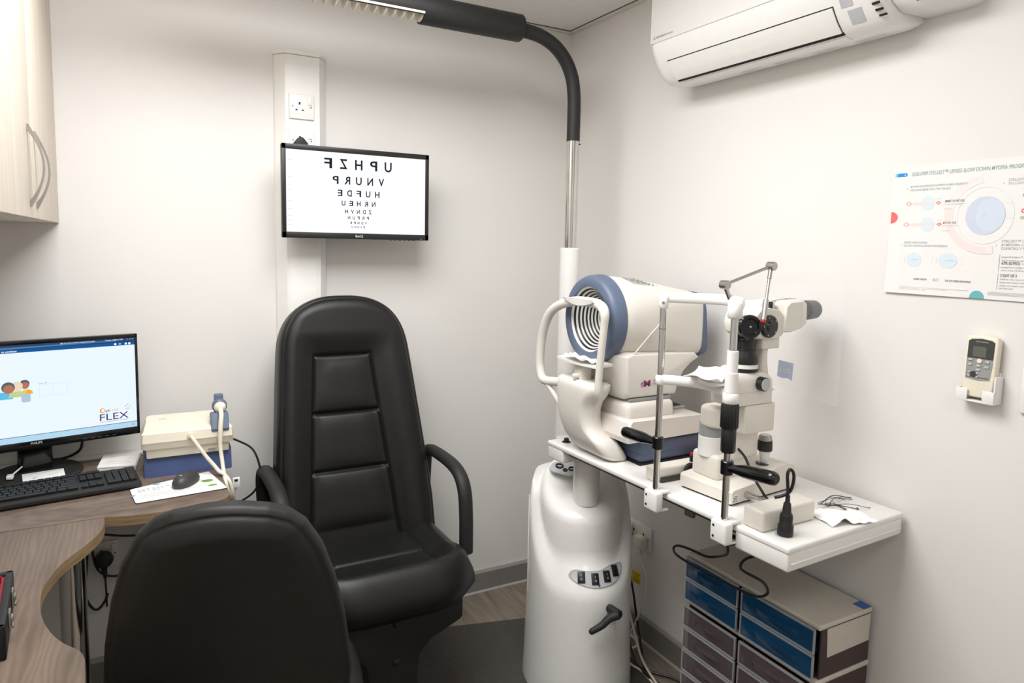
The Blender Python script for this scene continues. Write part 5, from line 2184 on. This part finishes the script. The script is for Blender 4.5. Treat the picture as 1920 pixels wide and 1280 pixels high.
# ------------------------------------------------------------------ air conditioner
def air_conditioner():
    y0, y1 = 1.075, 1.882
    o = (XR, (y0 + y1) / 2, 2.25)
    t = thing('air_conditioner', 'white wall-mounted air conditioner high on the right wall', 'air conditioner', o)
    prof = [(XR, 2.405), (1.585, 2.405), (1.552, 2.395), (1.538, 2.365), (1.535, 2.25), (1.5355, 2.212), (1.541, 2.19), (1.551, 2.168), (1.565, 2.145), (1.582, 2.122), (1.600, 2.104), (1.622, 2.093), (1.66, 2.091), (1.715, 2.100), (XR, 2.108)]
    m = MB(o)
    cx, cz = 1.66, 2.25
    rings = []
    for y, k in ((y0, .86), (y0 + .006, .93), (y0 + .02, .985), (y0 + .035, 1), (y1 - .035, 1), (y1 - .02, .985), (y1 - .006, .93), (y1, .86)):
        rings.append([(XR if x >= XR - .001 else XR + (x - XR) * (k * .6 + .4), y, cz + (z - cz) * (k * .6 + .4)) for x, z in prof])
    m.loft(rings)
    m.build('body', M_WHITE, t, angle=40)

    def P(s, off):
        """point on the curved front-bottom, s = 0 front-panel edge .. 1 rear edge"""
        sub = prof[5:13]
        q = s * (len(sub) - 1)
        i = min(int(q), len(sub) - 2)
        f = q - i
        a, b = Vector((sub[i][0], 0, sub[i][1])), Vector((sub[i + 1][0], 0, sub[i + 1][1]))
        d = (b - a).normalized()
        n = Vector((d.z, 0, -d.x))
        if n.x > 0 or n.z > 0.3:
            n = -n
        p = a + (b - a) * f + n * off
        return p

    def strip(s0, s1, ya, yb, off, mat, name, par, thick=.004, nseg=10):
        m = MB(o)
        m.slab(lambda u, v: V(P(s0 + (s1 - s0) * v, off).x, ya + (yb - ya) * u, P(s0 + (s1 - s0) * v, off).z),
               lambda u, v: V(P(s0 + (s1 - s0) * v, off - thick).x, ya + (yb - ya) * u, P(s0 + (s1 - s0) * v, off - thick).z), 4, nseg)
        return m.build(name, mat, par, angle=50)
    # front panel
    m = MB(o)
    m.box((1.5312, y0 + .035, 2.216), (1.545, y1 - .012, 2.392), .003)
    m.build('front_panel', M_ENAMEL, t)
    # outlet recess and flap
    strip(.35, .80, 1.198, 1.812, .0008, M_HOLE, 'outlet_recess', t, .002)
    strip(.365, .725, 1.20, 1.808, .0045, M_WHITE, 'air_flap', t, .0035)
    strip(.83, .93, 1.20, 1.80, .0016, M_WHITE, 'outlet_lip', t, .001, 4)
    # receiver windows and slots
    for ya, yb, s0, s1 in ((1.146, 1.178, .28, .41), (1.128, 1.165, .46, .66)):
        strip(s0, s1, ya, yb, .0014, M_LGREY, 'indicator_window', t, .001, 4)
    for k in range(4):
        strip(.37 + .085 * k, .40 + .085 * k, 1.084 - .0035 * k, 1.104 - .0035 * k, .0012, M_HOLE, 'speaker_slot', t, .001, 2)
    G = frame((1.5305, 1.855, 2.2275), (0, -1, 0), (0, 0, 1), (-1, 0, 0))
    m = MB(o)
    m.add([(.000, 0, 0), (.0045, 0, 0), (.0068, .0036, 0), (.0022, .0036, 0)], [(0, 1, 2, 3)], G)
    m.add([(.0068, .0036, 0), (.0113, .0036, 0), (.0136, 0, 0), (.0091, 0, 0)][::1], [(0, 1, 2, 3)], G)
    m.add([(.0068, .0036, 0), (.0045, .0075, 0), (.0068, .0112, 0), (.0091, .0075, 0)], [(0, 1, 2, 3)], G)
    m.text('MITSUBISHI', G, .017, .0015, h=.0062, bold=.02)
    m.text('INVERTER', G, .062, .0015, h=.0052, shear=.2)
    m.build('maker_mark', M_GREY, t)
    m = MB(o)
    for k in range(4):
        for j in range(3):
            y = 1.60 - .13 * k
            m.box((1.665 + j * .012, y - .085 + .03 * (j % 2), 2.0895 + .0014 * j), (1.668 + j * .012, y, 2.0903 + .0016 * j), 0)
    m.build('moulded_text', pmat('moulded_mark', (222, 219, 213), .5), t)


air_conditioner()
m = MB((XR - .05, 1.0, 2.25))
rings = []
for y, k in ((.925, .80), (.932, .93), (.945, 1), (1.068, 1), (1.074, .97)):
    rings.append([(XR if x > XR - .001 else XR + (x - XR) * k, y, 2.25 + (z - 2.25) * k) for x, z in ((XR, 2.395), (1.60, 2.395), (1.585, 2.38), (1.580, 2.22), (1.586, 2.17), (1.603, 2.140), (1.64, 2.122), (XR, 2.124))])
m.loft(rings)
m.m = 1
m.box((1.615, .985, 2.1315), (1.618, 1.02, 2.1335), 0)
tag(m.build('pipe_cover', [M_WHITE, M_HOLE], angle=40), 'smooth white pipe cover beside the right end of the air conditioner', 'cover')


# ------------------------------------------------------------------ poster on the right wall
def poster():
    Y0, Z0, W, H = 1.125, 1.446, .457, .3222
    o = (XR, Y0 - W / 2, Z0)
    t = thing('wall_poster', 'printed medical poster with eye diagrams on the right wall', 'poster', o)
    X = XR - .0035

    def sh(u, v):
        curl = .004 * (1 - v) ** 3 * (1 - u) + .0008 * math.sin(u * 9) * (1 - v)
        return V(X - curl, Y0 - W * u, Z0 + H * v)
    m = MB(o)
    m.slab(sh, lambda u, v: sh(u, v) + V(.0008, 0, 0), 24, 16)
    m.build('sheet', M_POSTER, t, angle=60)
    G = frame((X - .0003, Y0, Z0), (0, -1, 0), (0, 0, 1), (-1, 0, 0))
    G[0][2] *= .15                                       # ink lies flat on the paper
    cols = [('teal_grey', (150, 172, 174)), ('soft_grey', (176, 182, 184)), ('dark_grey', (120, 120, 126)), ('coral', (232, 104, 100)), ('pink', (240, 214, 209)), ('pale_pink', (236, 226, 223)), ('arc_pink', (237, 219, 215)),
            ('pale_blue', (213, 224, 231)), ('lens_blue', (202, 208, 227)), ('lens_inner', (206, 216, 229)), ('bright_blue', (0, 140, 214)), ('light_blue', (140, 196, 232)), ('teal', (98, 178, 184)), ('paper_white', (233, 231, 228)), ('mist', (222, 226, 232))]
    idx = {n: i for i, (n, _) in enumerate(cols)}
    m = MB(o)

    def C(n):
        m.m = idx[n]

    def curl(u, v):
        uu, vv = u / W, v / H
        return .004 * (1 - vv) ** 3 * (1 - uu) + .0008 * max(0, math.sin(uu * 9)) * (1 - vv)
    # big rings: pale pink crescent, white disc, lens
    C('pale_pink'); m.disc((.236, .196, .0002), .098, G, 48, .092, a0=1.75, a1=4.9, rin=.80)
    C('arc_pink'); m.disc((.236, .196, .0004), .097, G, 40, .090, a0=3.0, a1=4.75, rin=.84)
    C('mist'); m.disc((.230, .193, .0004), .062, G, 48, .066, rin=.985)
    C('lens_blue'); m.disc((.2302, .193, .0006), .043, G, 48, .0442)
    C('lens_inner'); m.disc((.2402, .194, .0008), .032, G, 40, .037)
    C('lens_blue'); m.disc((.2282, .194, .0010), .005, G, 16)
    C('mist')
    m.rect(.236, .186, .292, .1864, .001, G)
    m.rect(.270, .22, .292, .2204, .001, G)
    # header
    C('light_blue'); m.rect(.0066, .296, .014, .305, .0006, G)
    C('bright_blue'); m.rect(.0125, .296, .034, .305, .0008, G); m.disc((.034, .3005, .0008), .0045, G, 20)
    C('paper_white'); m.disc((.0325, .3005, .001), .002, G, 12, rin=.5)
    C('teal_grey')
    m.text('ESSILOR\u00ae STELLEST\u2122 LENSES SLOW DOWN MYOPIA PROGRESSION', G, .0500, .2965, w=.282, h=.0090, shear=.15, z=.0008, bold=.012)
    C('soft_grey')
    m.text("MYOPIA PROGRESSION HAPPENS WHEN CHILDREN'S", G, .0486, .2670, w=.1386, h=.0052, shear=.15, z=.0008, bold=.012)
    m.text('EYES GROW MORE THAN THEY SHOULD', G, .0488, .2583, w=.099, h=.0052, shear=.15, z=.0008, bold=.012)
    m.text('SINGLE VISION LENSES', G, .0428, .1270, w=.060, h=.0052, shear=.15, z=.0008, bold=.012)
    m.text('DO NOT CONTROL MYOPIA PROGRESSION', G, .0433, .1188, w=.108, h=.0052, shear=.15, z=.0008, bold=.012)
    for k, s in enumerate(('STELLEST\u2122 LENSES ARE DESIGNED', 'TO CONTROL MYOPIA')):
        m.text(s, G, .2732, .2690 - .0083 * k, h=.0055, shear=.15, z=.0008, bold=.012)
    for k, s in enumerate(('STELLEST\u2122 LENSES EFFICACY', 'IN MYOPIA CONTROL IS', 'CLINICALLY PROVEN')):
        m.text(s, G, .2702, .1315 - .0081 * k, h=.0055, shear=.15, z=.0008, bold=.012)
    C('dark_grey')
    for x, y in ((.0409, .265), (.0375, .1245), (.2640, .2650), (.2600, .1245)):
        m.disc((x, y, .0008), .0010, G, 10)
    # two focusing eyes
    for y, x, pl, pr, tx, txt in ((.2268, .0958, .0479, .1213, .1368, 'EMMETROPIC EYE'), (.1746, .0985, .0455, .1276, .1361, 'MYOPIC EYE')):
        C('pale_blue'); m.disc((x, y, .0006), .0172, G, 32, .0178)
        C('pink'); m.add([(.0605, y - .0032, .0008), (.0605, y + .0032, .0008), (.082, y + .0036, .0008), (.112, y + .0003, .0008), (.112, y - .0003, .0008), (.082, y - .0036, .0008)], [(0, 1, 2, 3, 4, 5)], G)
        m.disc((.0605, y, .0008), .0032, G, 14)
        C('coral')
        m.disc((pl, y, .0008), .0052, G, 20, rin=.86)
        m.disc((pl, y, .0008), .0078, G, 20, .0028, rin=.9)
        m.disc((pr, y, .0009), .0040, G, 20, .0040, rin=.72 if txt[0] == 'E' else .45)
        m.disc((pr, y, .0009), .0062, G, 20, .0022, rin=.8)
        C('dark_grey'); m.text(txt, G, tx, y + .0005, h=.0052, w=.0453 if txt[0] == 'E' else .031, shear=.15, z=.001, bold=.02)
        C('soft_grey')
        m.rect(tx - .0008, y - .005, tx + .045 - .01 * (txt[0] == 'M'), y - .0040, .001, G)
        m.rect(tx - .0008, y - .0165, tx + .019, y - .0155, .001, G)
        m.rect(pr - .005, y + .0095, pr + .008, y + .0101, .001, G)
    # two more eyes below
    for x, r in ((.0719, .0192), (.1547, .0222)):
        C('pale_blue'); m.disc((x, .086, .0006), r, G, 36, .0185)
        C('light_blue'); m.add([(x - r * .5, .0855, .0008), (x + r * .9, .0866, .0008), (x + r * .2, .0880, .0008)], [(0, 1, 2)], G)
        C('pink'); m.disc((x - r - .003, .086, .0008), .0032, G, 18, .0075, a0=PI / 2, a1=1.5 * PI, rin=.5)
        C('mist'); m.disc((x - r + .010, .086, .0008), .026, G, 24, .024, a0=2.5, a1=3.8, rin=.97)
    C('pink')
    for k in range(3):
        m.rect(.184, .078 + .0075 * k, .189, .0788 + .0075 * k, .0008, G)
    C('dark_grey')
    m.text('SHARP VISION', G, .0755, .0360, w=.0335, h=.0045, shear=.15, z=.0008, bold=.02)
    m.text('THE EYE KEEPS GROWING', G, .1525, .0355, w=.0595, h=.0045, shear=.15, z=.0008, bold=.02)
    C('teal_grey'); m.text('BUT', G, .1245, .0350, w=.014, h=.0068, z=.0008)
    C('soft_grey')
    for k in range(3):
        m.rect(.0415, .0165 - .0028 * k, .208 - .05 * k, .0173 - .0028 * k, .0008, G)
        m.rect(.251, .0165 - .0028 * k, .43 - .05 * k, .0173 - .0028 * k, .0008, G)
    # half dots on the edges
    C('coral'); m.disc((.0025, .1928, .0006), .0185, G, 28, .0148, a0=-PI / 2, a1=PI / 2)
    C('teal'); m.disc((.2277, .0006, .0006), .0162, G, 28, .0180, a0=0, a1=PI)
    # proof panel on the right
    C('dark_grey')
    m.rect(.2690, .066, .2696, .104, .0008, G)
    m.rect(.2690, .024, .2696, .061, .0008, G)
    m.text('67% (0.99D)', G, .2743, .0815, w=.038, h=.0062, z=.0008, bold=.02)
    m.text('2 OUT OF 3', G, .2740, .0535, w=.034, h=.0065, z=.0008, bold=.02)
    C('soft_grey')
    for y, s in ((.0965, 'Essilor\u00ae Stellest\u2122 lenses slow'), (.0890, 'down myopia progression by'), (.0735, 'compared to single vision lenses when'), (.0668, 'worn every 12 hours a day'),
                 (.0465, 'children who wore these'), (.0393, 'lenses have had a stable'), (.0322, 'vision correction need after'), (.0258, 'the first year')):
        m.text(s, G, .2738, y, h=.0040, z=.0008, bold=.01)
    m.text('on average', G, .315, .082, h=.004, z=.0008)
    C('dark_grey')
    m.text('COMPARED LENS', G, .3050, .2330, h=.006, z=.0008, bold=.02)
    m.text('CONSTELLATION', G, .3040, .1835, h=.006, z=.0008, bold=.02)
    C('coral'); m.disc((.310, .2017, .0008), .0052, G, 20, rin=.5)
    m.v = [p + V(-curl(Y0 - (p.y + o[1]), p.z + o[2] - Z0), 0, 0) for p in m.v]
    m.build('print', [pmat('poster_' + n, c, .55, var=.01) for n, c in cols], t, smooth=False)


poster()


# ------------------------------------------------------------------ remote control in its holder
def remote():
    yc, z0, z1 = .866, 1.218, 1.362
    o = (XR - .02, yc, 1.21)
    t = thing('remote_control', 'cream remote control with grey face hanging in a wall holder', 'remote control', o)
    G = frame((XR - .012, yc, 1.218), (0, -1, 0), (.06, 0, 1), (-1, 0, .06))
    m = MB(o)
    pts = [(-.027, .0), (-.033, .010), (-.0345, .05), (-.0345, .135), (-.030, .141), (0, .145), (.030, .141), (.0345, .135), (.0345, .05), (.033, .010), (.027, .0)]
    m.prism(pts, 0, .021, .004, 3, M=G)
    m.build('body', M_IVORY, t)
    m = MB(o)
    f = [(-.0275, .042), (-.0285, .075), (-.0285, .130), (-.022, .1345), (0, .137), (.022, .1345), (.0285, .130), (.0285, .075), (.0255, .042), (0, .0385)]
    m.prism(f, .021, .0215, 0, M=G)
    m.m = 1
    m.prism([(-.0280, .090), (-.0283, .129), (-.0215, .1335), (0, .136), (.0215, .1335), (.0283, .129), (.0280, .090)], .0214, .0219, 0, M=G)
    m.m = 2
    m.rect(-.017, .094, .012, .118, .0222, G)
    m.m = 1
    m.rect(-.026, .0455, .022, .0470, .0218, G)
    m.m = 3
    m.text('MITSUBISHI', G, -.012, .1275, w=.026, h=.003, z=.0222)
    face = m.build('face', [M_GREY, M_DKG, pmat('display_green', (96, 98, 88), .25), M_LGREY], t, smooth=False)
    for x, y, w_, h_, mt in ((-.0195, .086, .009, .005, M_LGREY), (.017, .084, .009, .005, M_LGREY), (-.020, .075, .009, .005, M_LGREY), (-.001, .0735, .009, .005, M_LGREY), (.0165, .072, .010, .0055, pmat('aqua_button', (142, 196, 196), .5)),
                             (-.001, .064, .009, .005, M_LGREY), (-.020, .057, .005, .004, M_LGREY), (-.002, .056, .005, .004, M_LGREY), (-.020, .048, .005, .004, M_LGREY), (-.002, .0475, .005, .004, M_LGREY)):
        m = MB(o)
        m.box((x - w_ / 2, y - h_ / 2, .0213), (x + w_ / 2, y + h_ / 2, .0238), .0008, M=G)
        m.build('button', mt, face)
    m = MB(o)
    m.cyl(G @ V(0, .085, .0213), G @ V(0, .085, .0240), .0055, n=20)
    m.build('button', M_IVORY, face)
    m = MB(o)
    m.cyl(G @ V(-.010, .0525, .0213), G @ V(-.010, .0525, .0225), .0075, n=20)
    m.build('button', M_DKG, face)
    o2 = (XR, yc, 1.21)
    m = MB(o2)
    F = frame((XR, yc, 1.208), (0, -1, 0), (0, 0, 1), (-1, 0, 0))
    m.box((-.036, .0, 0), (.036, .072, .008), .002, M=F)
    for s in (-1, 1):
        a, b = sorted((s * .0375, s * .0415))
        m.box((a, 0, .004), (b, .065 if s > 0 else .03, .036), .0015, M=F)
        a, b = sorted((s * .016, s * .0415))
        m.box((a, 0, .0365), (b, .030, .0395), .0015, M=F)
    m.box((-.04, 0, .004), (.04, .004, .0385), .0015, M=F)
    tag(m.build('remote_holder', M_WHITE, None), 'white plastic wall holder gripping the remote control', 'holder')


remote()
m = MB((XR, .74, 1.25))
m.box((XR - .010, .70, 1.198), (XR, .786, 1.302), .003, 3)
m.m = 1
m.box((XR - .013, .735, 1.235), (XR - .009, .752, 1.265), .001)
tag(m.build('wall_switch', [M_WHITE, M_WHITE]), 'white wall switch plate cut off by the right edge of the photo', 'switch')
